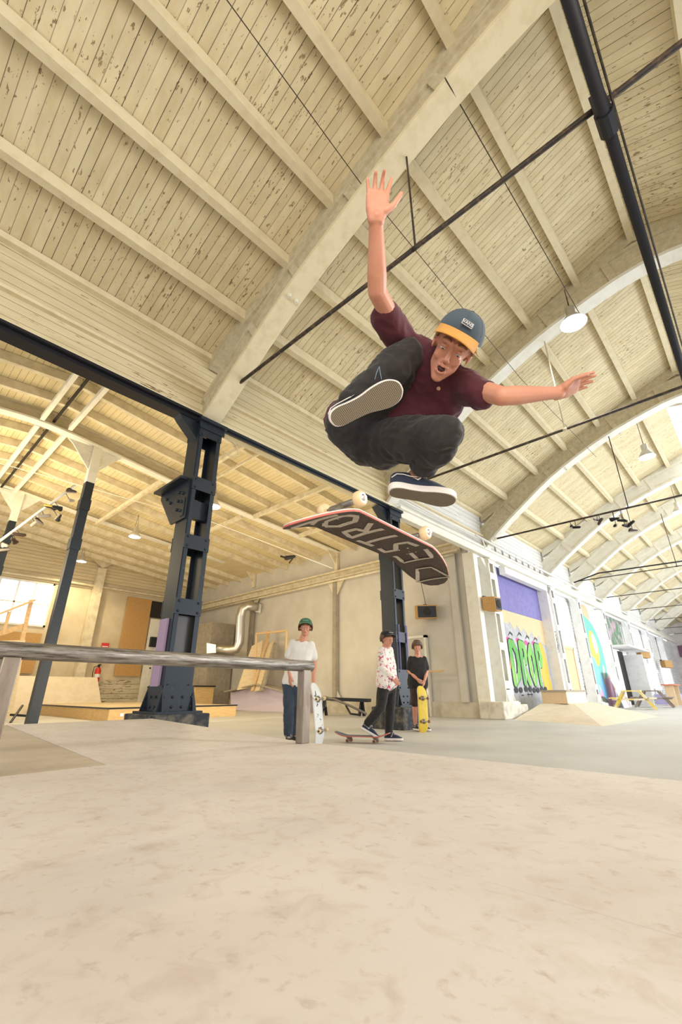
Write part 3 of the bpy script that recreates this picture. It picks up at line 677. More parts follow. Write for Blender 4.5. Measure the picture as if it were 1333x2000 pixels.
# door
t = thing('door', 'plain cream door in the cross wall behind the boy in the black tee', 'door', (12.9,8.75,0))
MB().box((-.02,-.52,.02),(.04,.52,2.38)).build('door_leaf', M['plaster'], t)
MB().box((-.06,-.6,0),(.08,-.52,2.46)).box((-.06,.52,0),(.08,.6,2.46)).box((-.06,-.6,2.38),(.08,.6,2.46)).build('door_frame', M['cream2'], t)
def speaker(loc, rz, label, w=.62, h=.42, d=.42, tilt=0, case='osb', s=1):
    t = thing('wall_speaker', label, 'speaker', loc, rz=rz)
    mb = MB().prism([(-w/2,0,-h/2),(w/2,0,-h/2),(w/2-.04,-d,-h/2-.05),(-w/2+.04,-d,-h/2-.05)], (0,0,h))
    mb.build('cabinet', M[case], t, bevel=.01)
    MB().prism([(-w/2+.06,-d-.012,-h/2-.02),(w/2-.06,-d-.012,-h/2-.02),(w/2-.06,-d-.012,h/2-.09),(-w/2+.06,-d-.012,h/2-.09)], (0,.011,0)).build('grille', M['steel_black'], t)
    MB().lathe([(.13,0),(.10,.015),(.03,.02)], (0,-d-.015,-.05), (0,-1,0), 20).build('cone', M['dark'], t)
    MB().box((-.06,0,h/2-.02),(.06,.12,h/2+.05)).build('bracket', M['steel_black'], t)
    return t
speaker((12.846,8.070,3.191), R(-52), 'brown speaker box on the cross wall above the door', .72,.44,.45)
speaker((12.95,5.95,3.2), R(-8), 'brown speaker box fixed beside the white corner column', .40,.42,.42)
tag(MB().tube([(12.861,8.054,3.466),(12.9,8.3,4.9)], .01, 5).build('speaker_cable', M['steel_rust']), 'thin cable running up from the speaker box above the door', 'cable')
tag(MB().box((12.86,6.93,4.66),(12.96,7.06,4.80)).build('junction_box', M['white']), 'small white junction box high on the cross wall by the corner', 'electrical box')
tag(MB().box((12.86,6.86,1.68),(12.96,7.02,1.86)).build('junction_box', M['white']), 'small white socket box low on the cross wall by the corner', 'electrical box')
tag(MB().tube([(12.92,7.0,1.86),(12.92,7.0,4.66)], .02, 6).build('conduit', M['plaster']), 'vertical conduit joining the two small white boxes', 'pipe')
# rail stand at the door
t = thing('rail_stand', 'thin metal stand with a wooden top bar beside the cream door', 'stand', (12.55,8.15,0))
MB().tube([(0,-.02,0),(0,-.02,1.28)], .03, 8).build('leg', M['galv'], t, True); MB().tube([(0,-.12,0),(0,-.12,1.28)], .02, 8).build('leg', M['galv'], t, True)
MB().box((-.06,-.75,1.28),(.06,.12,1.33)).build('top_bar', M['pine'], t)
# grey box room with duct
t = thing('plant_enclosure', 'large grey boarded enclosure behind the blue column', 'enclosure', (11.6,19.4,0))
MB().box((0,0,0),(1.3,4.2,3.9)).build('panel', M['grey_panel'], t)
MB().box((-.03,1.7,.95),(0,2.9,1.45)).build('dark_niche', M['dark'], t)
t = thing('ventilation_duct', 'round zinc ventilation duct bending from the enclosure up to the wall', 'duct', (0,0,0))
A = (11.465,19.089,2.663); B = (11.707,18.242,2.556); 
pts = [(11.465,18.502,2.557),(11.839,18.101,2.510),(12.061,17.862,2.555),(12.140,17.777,2.850),(12.130,17.789,3.312),(12.105,17.816,4.019),(12.150,17.767,4.380),(12.309,17.596,4.525),(12.765,17.400,4.535)]
MB().tube(pts, .21, 20).build('duct_tube', M['metal'], t, True)
MB().prism([(11.211,19.068,2.852),(11.511,18.747,2.781),(11.537,18.718,2.416),(11.247,19.029,2.394)], (.3,.3,0)).build('square_flange', M['metal'], t)
MB().prism([(12.749,17.564,4.727),(12.938,17.361,4.677),(12.923,17.377,4.259),(12.752,17.560,4.308)], (.05,.05,0)).build('wall_plate', M['white'], t)
t = thing('wooden_bench_box', 'orange plywood box bench with a dark top below the grey enclosure', 'box', (10.65,18.6,0))
MB().box((0,0,0),(.9,4.6,.94)).build('plywood_box', M['plybox'], t); MB().box((-.04,-.05,.94),(.95,4.65,1.0)).build('dark_top', M['dark'], t)
# lilac hip ramp
t = thing('hip_ramp', 'pale lilac sided hip ramp with a dark ridge standing before the cross wall', 'skate ramp', (0,0,0))
q = [(12.305,18.259,0.000),(12.228,12.989,-0.062),(12.218,12.999,0.532),(11.828,15.472,0.987),(11.773,17.585,0.721)]
MB().prism([(11.990,17.792,0.018),(12.228,12.989,-0.062),(12.218,12.999,0.532),(11.952,15.632,0.971),(11.946,17.839,0.700)], (.7,.5,0)).build('lilac_side', newmat('lilac_white_board', (.62,.55,.66), .6), t)
MB().bar((11.943,17.842,0.742),(11.950,15.634,1.010),.7,.04).bar((11.950,15.634,1.010),(12.217,13.000,0.568),.7,.04).build('dark_slope', M['grey_panel'], t)
# leaning sheets and planks
def lean(name, a, b, w, th, mat, label, cat, grp=None): return tag(MB().bar(a, b, w, th, (0.7,0.7,0)).build(name, M[mat]), label, cat, grp)
tag(MB().prism([(11.487,16.718,0.799),(12.119,16.773,2.623),(12.390,16.336,2.876),(11.932,15.947,0.914)], (.05,.05,0)).build('leaning_sheet', M['ply']), 'bent plywood sheet leaning on the cross wall under the duct', 'board')
tag(MB().bar((11.628,15.833,0.756),(12.498,16.073,3.263),.18,.05,(1,0,0)).build('timber_plank', M['pine']), 'tallest plank leaning on the cross wall', 'plank', 'planks leaning on the cross wall')
tag(MB().bar((11.649,15.517,0.755),(12.455,15.825,2.755),.34,.05,(1,0,0)).build('timber_plank', M['ply']), 'wide pale plank leaning right of the tallest plank', 'plank', 'planks leaning on the cross wall')
tag(MB().bar((11.653,15.219,0.754),(12.501,15.629,2.701),.16,.08,(1,0,0)).build('timber_plank', M['grey_panel']), 'dark narrow plank at the right of the leaning planks', 'plank', 'planks leaning on the cross wall')
t = thing('leaning_timber_frame', 'empty thin timber frame leaning behind the planks and the boy in white', 'frame', (0,0,0))
fp = [(11.877,16.006,0.855),(11.812,16.076,3.070),(11.943,14.175,3.044),(11.946,14.171,1.123)]
for i in range(3): MB().bar(fp[i], fp[i+1], .07, .07, (.7,.7,0)).build('frame_bar', M['pine'], t)
# dark bench with trestle legs
t = thing('trestle_bench', 'long dark bench on trestle legs in front of the cross wall', 'bench', (0,0,0))
a = (11.078,11.435,0.518); b = (11.730,9.708,0.461)
MB().bar(a, b, .35, .10).build('bench_top', M['steel_black'], t)
for u in (635, 708):
    d = 15.8 if u < 700 else 15.3
    e = 15.8-.6*(u-620)/100
    MB().bar((lerp(a[0],b[0],(u-620)/102)-.0,lerp(a[1],b[1],(u-620)/102),a[2]-.02),(lerp(a[0],b[0],(u-612)/102),lerp(a[1],b[1],(u-612)/102)+.1,.0),.07,.07,(1,0,0)).build('leg', M['steel_black'], t)
    MB().bar((lerp(a[0],b[0],(u-620)/102)-.0,lerp(a[1],b[1],(u-620)/102),a[2]-.02),(lerp(a[0],b[0],(u-630)/102),lerp(a[1],b[1],(u-630)/102)-.1,.0),.07,.07,(1,0,0)).build('leg', M['steel_black'], t)
t = thing('curved_flat_bar', 'low curved steel skate bar lying in front of the dark bench', 'rail', (0,0,0))
MB().tube([(10.583,10.646,0.572),(10.765,10.304,0.498),(10.997,9.761,0.282),(11.120,9.336,0.103)], .035, 8).build('bar', M['rail'], t, True)
MB().tube([(10.995,10.058,0.321),(10.793,9.687,0.104),(10.876,9.452,0.080)], .03, 8).build('support', M['steel_black'], t, True)
tag(MB().tube([(3.266,14.655,0.000),(3.575,15.235,0.393)], .03, 6).tube([(3.339,15.195,0.173),(3.623,14.890,0.147)], .03, 6).build('steel_strut', M['steel_black']), 'thin black strut on the floor at the left edge', 'strut')
# shoes on wires
def shoe_small(name, p, rz, tilt, mat, solem, label, grp, s=1.0):
    t = thing(name, label, 'shoe', p, grp)
    t.rotation_euler = Euler((tilt, random.uniform(-.4,.4), rz)); t.scale = (s,s,s)
    MB().hull([((-.09,0,.0),(.04,.035,.02)),((.11,0,.0),(.035,.04,.018))], 8).build('outsole', solem, t, True)
    mb = MB().hull([((-.09,0,.03),(.038,.033,.03)),((.0,0,.03),(.04,.036,.03)),((-.06,0,.08),(.045,.03,.02))], 8).hull([((0,0,.04),(.04,.034,.03)),((.11,0,.025),(.03,.034,.022))], 8)
    mb.build('upper', mat, t, voxel=.012, it=2); return t
def hang(t, top):
    bpy.context.view_layer.update(); o = MB().tube([V(t.location)+V((0,0,.02)), top], .008, 5).build('shoelace', M['lace'], None)
    o.parent = t; o.matrix_parent_inverse = t.matrix_world.inverted()
PA, PB = V((1.586,14.523,4.050)), V((2.665,11.670,5.533))
def nearest(p):
    u = (PB-PA); k = max(0, min(1, (V(p)-PA).dot(u)/u.dot(u))); return PA+u*k
blk = M['blackcloth']; drk = newmat('dark_leather', (.05,.03,.025), .6); ylw = newmat('yellow_sole', (.75,.55,.10), .6); gry = newmat('grey_sole', (.35,.32,.28), .7); tan = newmat('tan_leather', (.35,.18,.06), .6)
sp = [((1117,1031,13.9),blk,gry,'leftmost black trainer'),((1126,1030,13.9),blk,blk,'second black trainer from the left'),((1168,1013,14.6),blk,gry,'dark trainer with a pale sole, left of the cluster'),((1173,1018,14.6),drk,drk,'lower dark trainer left of the cluster'),((1200,1012,15.0),blk,blk,'tall dangling black trainer'),((1204,1025,15.0),blk,gry,'trainer dangling lowest under the tall one'),((1217,1017,15.3),blk,gry,'upright trainer in the middle of the cluster'),((1222,1028,15.3),drk,blk,'brown black trainer low in the cluster'),((1233,1024,15.5),blk,blk,'black trainer at the right of the cluster'),((1237,1038,15.5),drk,gry,'rightmost and lowest trainer of the cluster')]
for i, ((u, v_, d), a, b, lb) in enumerate(sp):
    SHP = [(13.550,3.268,5.194),(13.550,3.144,5.178),(13.550,2.545,5.291),(13.550,2.497,5.200),(13.550,2.147,5.198),(13.550,2.139,4.997),(13.550,1.960,5.071),(13.550,1.936,4.899),(13.550,1.796,4.922),(13.550,1.795,4.714)][i]
    q_ = shoe_small('hanging_shoe', SHP, i*1.3, .5+i*.7, a, b, lb+' hanging from the third tie rod', 'trainers hanging from the tie rod', 1.0)
    hang(q_, V((13.55, SHP[1]+.0, 5.40)))
t = tag(MB().tube([(1.586,14.523,4.050),(2.665,11.670,5.533)], .035, 8).build('shoe_pole', M['cream2'], None, True), 'white pole with old shoes hanging from it, upper left', 'pole')
LP = [(2.638,11.786,5.390),(2.669,11.869,5.199),(2.422,12.348,5.109),(2.544,12.231,5.084),(2.608,12.309,4.844),(2.361,12.559,4.869),(2.345,12.801,4.761),(2.280,12.884,4.737),(2.110,13.367,4.504),(2.078,13.483,4.369),(1.944,13.826,4.304),(1.948,13.904,4.168)]
lm = [(drk,gry,'topmost brown shoe'),(gry,gry,'grey sole hanging just below the topmost shoe'),(blk,ylw,'black shoe with a bright yellow sole'),(blk,blk,'black boot beside the yellow soled shoe'),(blk,gry,'grey soled black shoe below the yellow soled one'),(blk,gry,'black and white striped shoe in the middle'),(drk,gry,'shoe hanging below the striped one'),(tan,gry,'low reddish shoe with a cream sole in the middle'),(tan,drk,'tan shoe left of the dark post'),(drk,drk,'dark shoe beneath the tan one'),(gry,gry,'grey shoe near the left edge'),(drk,gry,'lowest brown shoe at the left edge')]
for i, p in enumerate(LP): q_ = shoe_small('hanging_shoe', p, i*1.1+.4, .6+i*.9, lm[i][0], lm[i][1], lm[i][2]+' on the white pole', 'old shoes hanging from the white pole', 1.15); hang(q_, nearest(p))
tag(MB().tube([(1.442,15.245,7.039),(3.759,13.233,6.255),(5.388,11.831,5.685)], .012, 5).tube([(5.951,11.313,5.542),(8.613,10.421,4.919),(10.132,9.830,4.515)], .012, 5).build('sprinkler_pipe', M['cream2']), 'thin cream pipe strung below the side room girders', 'pipe')
MP = [(8.682,10.486,4.691),(8.836,10.293,4.736),(8.529,10.613,4.752)]
tag(MB().hull([(MP[0],.08),(MP[1],.05)],8).bar(MP[0],MP[2],.05,.05).bar(MP[1],(8.783,10.469,4.539),.03,.03).build('hanging_toy', M['dark']), 'small dark tangled object hanging from the thin pipe by the girder end', 'hanging object')

# ================================================================== NAVE WALL: purple doorway, murals, doors, furniture
def ribbon(mb, pts, w, nrm=(0,-1,0), closed=False, th=0):
    pts = [V(p) for p in pts]; N = len(pts); n = V(nrm); ws = w if isinstance(w, list) else [w]*N
    L, Rr = [], []
    for i, p in enumerate(pts):
        a = pts[(i-1) % N] if (i > 0 or closed) else pts[0]; b = pts[(i+1) % N] if (i < N-1 or closed) else pts[-1]
        s = n.cross((b-a).normalized()).normalized()*ws[i]/2
        L.append(mb.bm.verts.new(p+s)); Rr.append(mb.bm.verts.new(p-s))
    for i in range(N if closed else N-1):
        j = (i+1) % N; mb.bm.faces.new((L[i], L[j], Rr[j], Rr[i]))
    return mb
LAY = [0.0]
def disc(mb, c, rx, rz, nrm=(0,-1,0), n=16, ex=(1,0,0), ez=(0,0,1)):
    c, ex, ez = V(c), V(ex), V(ez); mb.bm.faces.new([mb.bm.verts.new(c+ex*rx*math.cos(2*PI*k/n)+ez*rz*math.sin(2*PI*k/n)) for k in range(n)]); return mb
def blobpath(mb, pts, w, n=12):
    """rounded fat stroke lying on a wall y = const"""
    for a, b in zip(pts, pts[1:]):
        LAY[0] += .0004; o_ = V((0,-LAY[0],0)); ribbon(mb, [V(a)+o_, V(b)+o_], w)
    for p in pts:
        LAY[0] += .0004; disc(mb, V(p)+V((0,-LAY[0],0)), w/2, w/2, n=n)
    return mb
t = thing('purple_shutter', 'purple painted shutter in the tall doorway above the green lettering', 'shutter', (0,0,0))
MB().box((14.9,6.38,3.38),(18.95,6.43,4.9)).build('shutter_panel', M['purple'], t)
WY = 6.385
t = thing('wall_mural', 'grey painted boards lettered DROP in fat green letters under the purple shutter', 'mural', (0,0,0))
MB().box((14.9,6.39,0),(18.95,6.43,3.38)).build('mural_board', M['mural_grey'], t)
mb = MB(); mb.bm.faces.new([mb.bm.verts.new((x,WY,z)) for x,z in [(14.9,3.37),(18.95,3.37),(18.95,2.35),(18.4,2.5),(18.2,2.75),(17.8,2.55),(17.5,2.85),(17.2,2.6),(16.8,2.9),(16.5,2.7),(16.2,2.95),(15.9,2.75),(15.6,3.0),(15.3,2.9),(14.9,3.0)]])
o = mb.build('bare_chipboard', M['osb_pale'], t)
gm = speck('green_spray', (.30,.58,.12), (.10,.36,.07), .9, .6, 0, .3, .6); km = newmat('black_spray', (.015,.015,.02), .6); wm = newmat('white_spray', (.85,.85,.85), .6); pm = newmat('pink_spray', (.70,.07,.28), .6); om = newmat('brown_spray', (.50,.24,.10), .6)
LET = {'D': [[(.12,0),(.12,1),(.42,.98),(.68,.78),(.72,.5),(.62,.2),(.12,0)]],
       'R': [[(.15,0),(.15,1),(.55,.97),(.62,.74),(.5,.56),(.18,.52),(.62,0)]],
       'O': [[(.38,.02),(.12,.3),(.12,.72),(.38,.98),(.62,.72),(.62,.3),(.38,.02)]],
       'P': [[(.18,0),(.18,1),(.52,.98),(.66,.76),(.5,.52),(.18,.48)]]}
x0 = 15.02; mk, mg, mw, mp = MB(), MB(), MB(), MB()
for i, ch in enumerate('DROP'):
    sc = [.86,.86,.80,.86][i]; ox = [15.22,16.04,16.78,17.5][i]; oz = .98+.03*(i%2); hz = 1.28
    for st in LET[ch]:
        P_ = [(ox+px*sc, WY-.003, oz+pz*hz) for px, pz in st]
        LAY[0] = 0; blobpath(mk, P_, .34); LAY[0] = 0; blobpath(mg, [(p[0], WY-.016, p[2]) for p in P_], .265)
    ribbon(mw, [(ox+.14*sc+.10, WY-.030, oz+.02),(ox+.16*sc+.10, WY-.030, oz+.75)], .045)
    mp_ = (ox+.05, WY-.018, oz+hz+.06); disc(mp, (mp_[0],WY-.001,mp_[2]+.05), .16, .09)
    for sx in (.12,.55): disc(mk, (ox+sx*sc, WY-.018, oz-.22), .15, .09)
mk.build('letter_outline', km, t); mg.build('green_letters', gm, t); mw.build('letter_highlights', wm, t); mp.build('pink_accents', pm, t)
mb = MB(); ribbon(mb, [(15.0,WY-.012,1.35),(15.12,WY-.012,1.45),(15.25,WY-.012,1.9),(15.22,WY-.012,2.05)], .09); mb.build('brown_stroke', om, t)
mb = MB(); disc(mb, (18.25,WY-.003,1.55), .42, .95, n=24); disc(mb, (18.05,WY-.004,.75),.12,.5); disc(mb,(18.6,WY-.005,.75),.12,.5); mb.build('orange_shape', newmat('orange_spray', (.78,.42,.05), .6), t)
mb = MB()
for (x, z) in ((15.5,2.5),(16.3,2.55),(17.0,2.5),(17.8,2.5)):
    for k in range(3): ribbon(mb, [(x-.2+k*.05,WY-.004,z+.03*k),(x,WY-.004,z+.1+.03*k),(x+.2,WY-.004,z+.02+.03*k)], .018)
for a, b in (((16.3,.55),(16.3,.85)),((16.6,.55),(16.6,.85)),((16.2,.62),(16.7,.62)),((16.2,.8),(16.7,.8)),((15.7,.6),(15.9,.6))): ribbon(mb, [(a[0],WY-.004,a[1]),(b[0],WY-.004,b[1])], .03)
mb.build('black_marks', km, t)
mb = MB()
random.seed(3)
for k in range(9): ribbon(mb, [(19.03+random.uniform(-.1,.1),5.99,2.1+k*.09),(19.03+random.uniform(-.12,.12),5.99,2.2+k*.09),(19.03+random.uniform(-.12,.12),5.99,2.12+k*.1)], .03)
tag(mb.build('graffiti_tag', km), 'black scribbled tag on the white frame right of the purple doorway', 'graffiti')
t = thing('chipboard_door', 'pale brown door in the white siding right of the purple doorway', 'door', (20.2,6.25,0))
MB().box((0,0,0),(1.5,.07,2.4)).build('door_leaf', M['osb_pale'], t); MB().box((-.08,-.03,0),(0,.08,2.5)).box((1.5,-.03,0),(1.58,.08,2.5)).box((-.08,-.03,2.4),(1.58,.08,2.5)).build('door_frame', M['osb_pale'], t)
# tall mural: generic organic shapes, teal, orange, blue, pink
t = thing('wall_mural', 'tall colourful mural of teal, orange, blue and pink swirls in a doorway', 'mural', (0,0,0))
YM = 6.195
MB().box((23.6,6.2,0),(26.8,6.24,4.78)).build('mural_board', M['white'], t)
def blob(mb, pts, y):
    mb.bm.faces.new([mb.bm.verts.new((x, y, z)) for x, z in pts]); return mb
def smoothc(pts, n=5):
    out = []; N = len(pts)
    for i in range(N):
        p0, p1, p2, p3 = pts[i-1], pts[i], pts[(i+1)%N], pts[(i+2)%N]
        for k in range(n):
            u = k/n; out.append(tuple(.5*((2*p1[d])+(-p0[d]+p2[d])*u+(2*p0[d]-5*p1[d]+4*p2[d]-p3[d])*u*u+(-p0[d]+3*p1[d]-3*p2[d]+p3[d])*u**3) for d in (0,1)))
    return out
def shape(name, pts, y, col):
    pts = [(23.75+(x-23.4)*1.1, z*.97) for x, z in pts]; mb = MB(); blob(mb, smoothc(pts), y); return mb.build(name, newmat(name+'_paint', col, .6), t)
shape('bare_board_strip', [(23.7,4.85),(24.7,4.85),(24.7,4.2),(23.75,4.2)], YM-.001, (.62,.45,.27))
shape('teal_shape', [(23.5,4.3),(24.3,4.25),(25.2,3.9),(25.8,3.1),(25.95,2.2),(25.7,1.4),(25.0,.9),(24.6,1.3),(24.2,2.2),(23.6,2.8)], YM-.003, (.16,.50,.43))
shape('orange_shape', [(24.3,3.6),(24.9,3.5),(25.2,2.9),(25.1,2.3),(24.6,1.9),(24.0,2.2),(23.95,3.0)], YM-.006, (.75,.47,.10))
shape('lilac_shape', [(24.6,3.5),(25.0,3.3),(25.05,2.7),(24.7,2.5),(24.45,3.0)], YM-.009, (.62,.58,.72))
shape('blue_shape', [(23.6,2.2),(24.1,2.3),(24.6,1.7),(25.1,1.0),(25.1,.5),(24.6,.4),(24.2,1.1),(23.9,.6),(23.6,1.2)], YM-.010, (.22,.52,.80))
shape('pink_shape', [(23.6,.9),(24.4,.8),(25.3,1.3),(26.0,1.4),(26.1,.2),(23.5,.15)], YM-.007, (.72,.42,.58))
shape('dark_shape', [(24.0,.5),(24.6,.45),(25.0,.2),(24.0,.12)], YM-.012, (.12,.14,.10))
shape('grey_teeth', [(25.3,2.0),(25.5,1.8),(25.2,1.3),(24.9,1.1),(25.0,1.5)], YM-.012, (.6,.64,.62))
# high mural panel + canopy + open door
t = thing('wall_mural', 'small dark green and black mural panel above the open white door', 'mural', (0,0,0))
MB().box((29.0,6.28,3.1),(32.2,6.33,4.8)).build('mural_board', speck('green_mural', (.10,.22,.12), (.45,.33,.38), 2.2, .7, 0, .45, .58), t)
t = thing('canopy', 'white canopy board over the open door', 'canopy', (0,0,0)); MB().box((28.2,5.3,2.95),(34.2,6.3,3.05)).build('canopy_board', M['white'], t)
t = thing('double_door', 'pair of open white doors with a dark gap between them', 'door', (0,0,0))
MB().box((28.3,6.2,0),(29.6,6.28,2.9)).build('door_leaf', M['white'], t); MB().box((31.4,5.35,0),(31.5,6.3,2.7)).build('door_leaf', M['white'], t); MB().box((29.42,6.36,0),(31.58,6.42,2.9)).build('dark_gap', M['dark'], t)
for p, lb in (((33.6,5.9,2.9),'speaker box on the wall right of the canopy'),((41.5,5.9,2.6),'farthest speaker box on the nave wall')):
    speaker(p, R(30), 'brown '+lb, .8,.5,.5)
for x, n_ in ((36.5,3),(43.0,4)):
    o = MB().box((x,6.27,.9),(x+1.8,6.33,2.5)).build('window_%d' % n_, M['glass']); struct(o, 'bright blue-white window low in the far nave wall')
tag(MB().box((33.9,6.2,.95),(34.5,6.33,1.6)).build('fire_hose_cabinet', M['red']), 'red fire hose box low on the far nave wall', 'fire box')
# funbox at the right with bank and ledge
t = thing('pyramid_bank', 'low pale plywood pyramid bank in front of the murals', 'skate ramp', (0,0,0))
a, b, c, d = (12.9,5.55), (11.6,3.05), (17.2,2.9), (22.6,5.6); e, f_ = (16.3,5.45), (18.3,4.6)
mb = MB(); bm = mb.bm
v = [bm.verts.new(p) for p in ((a[0],a[1],0),(b[0],b[1],0),(c[0],c[1],0),(d[0],d[1],0),(15.2,5.6,.36),(15.6,4.75,.36),(17.6,4.75,.36),(20.0,5.6,.36))]
bm.faces.new((v[0],v[1],v[5],v[4])); bm.faces.new((v[1],v[2],v[6],v[5])); bm.faces.new((v[2],v[3],v[7],v[6])); bm.faces.new((v[4],v[5],v[6],v[7])); bm.faces.new((v[0],v[4],v[7],v[3])); bm.faces.new((v[3],v[2],v[1],v[0]))
mb.build('bank_surface', M['bankwood'], t)
t = thing('ledge_box', 'chipboard sided ledge box on top of the pale bank', 'box', (15.35,4.85,.36))
MB().box((0,0,0),(.02,.75,.34)).build('side_board', M['osb_pale'], t); MB().box((.02,0,0),(2.0,.75,.34)).build('front_board', M['bankwood'], t); MB().box((-.03,-.03,.34),(2.03,.78,.39)).build('steel_top', M['grey_panel'], t)
def picnic(loc, rz, mt, label):
    t = thing('picnic_table', label, 'table', loc, None, rz)
    MB().box((-.9,-.35,.70),(.9,.35,.75)).build('table_top', mt, t)
    for s in (-1, 1):
        MB().box((-.9,s*.72-.13,.42),(.9,s*.72+.13,.46)).build('bench_seat', mt, t)
        MB().bar((s*.65,-.3,.7),(s*.65,-.75,0),.08,.06,(1,0,0)).build('leg', mt, t); MB().bar((s*.65,.3,.7),(s*.65,.75,0),.08,.06,(1,0,0)).build('leg', mt, t)
        MB().box((s*.65-.03,-.75,.36),(s*.65+.03,.75,.42)).build('cross_brace', mt, t)
    return t
yp = speck('yellow_painted_wood', (.72,.55,.10), (.75,.72,.66), 3, .6, 0, .45, .6)
picnic((23.6,4.75,0), .15, yp, 'yellow and white painted picnic table by the tall mural')
picnic((27.0,4.6,0), .1, speck('weathered_wood', (.20,.15,.12), (.32,.26,.22), 3), 'dark weathered picnic table near the open white door')
t = thing('bar_table', 'high orange topped bar table beyond the picnic tables', 'table', (31.0,4.3,0))
MB().box((-1,-.3,1.0),(1,.3,1.06)).build('table_top', newmat('orange_red_paint', (.62,.16,.08), .5), t)
for s in (-1, 1): MB().box((s*.8-.05,-.2,0),(s*.8+.05,.2,1.0)).build('leg', M['osb_pale'], t)
t = thing('steel_handrail', 'dark steel handrail round the lilac ledge at far right', 'railing', (34,3.9,0))
for x in (0,3,6): MB().tube([(x,0,0),(x,0,1.05)], .03, 8).build('post', M['steel_black'], t, True)
MB().tube([(0,0,1.05),(6,0,1.05)], .03, 8).build('top_rail', M['steel_black'], t, True); MB().tube([(0,0,.6),(6,0,.6)], .02, 8).build('middle_rail', M['steel_black'], t, True)
tag(MB().box((33.5,4.4,0),(42,5.6,.55)).build('lilac_ledge', newmat('lilac_paint', (.42,.38,.62), .6)), 'low lilac painted ledge at the far right wall', 'ledge')
t = thing('mural_offcut', 'leaning white board splashed with colour below the tall mural', 'board', (0,0,0))
MB().prism([(25.2,5.5,0),(26.7,5.5,0),(26.7,5.9,1.6),(25.2,5.9,1.6)], (0,.03,0)).build('board', speck('splashed_white', (.80,.80,.78), (.72,.45,.35), 3, .6, 0, .55, .6), t)
# conduits on the nave wall
tag(MB().tube([(12.4,5.75,5.28),(15,5.72,5.2),(19,5.75,5.22),(22,5.7,5.16),(25,5.75,5.22),(30,5.72,5.15),(44,5.72,5.2)], .035, 8).build('white_conduit', M['white'], None, True), 'wavy white conduit running along the eave of the nave wall', 'pipe')
tag(MB().tube([(21.6,5.6,5.30),(21.9,4.6,5.62),(22.0,2.0,5.60),(22.1,-2,5.58)], .03, 8).build('black_cable_bundle', M['steel_black'], None, True), 'thick black cable slung beside the fourth tie rod', 'cable')
tag(MB().tube([(8.4,5.78,5.30),(10.5,5.78,5.26),(12.9,5.78,5.3),(13.0,5.75,5.0)], .025, 8).build('pale_conduit', M['cream2'], None, True), 'pale conduit along the eave before the corner column', 'pipe')

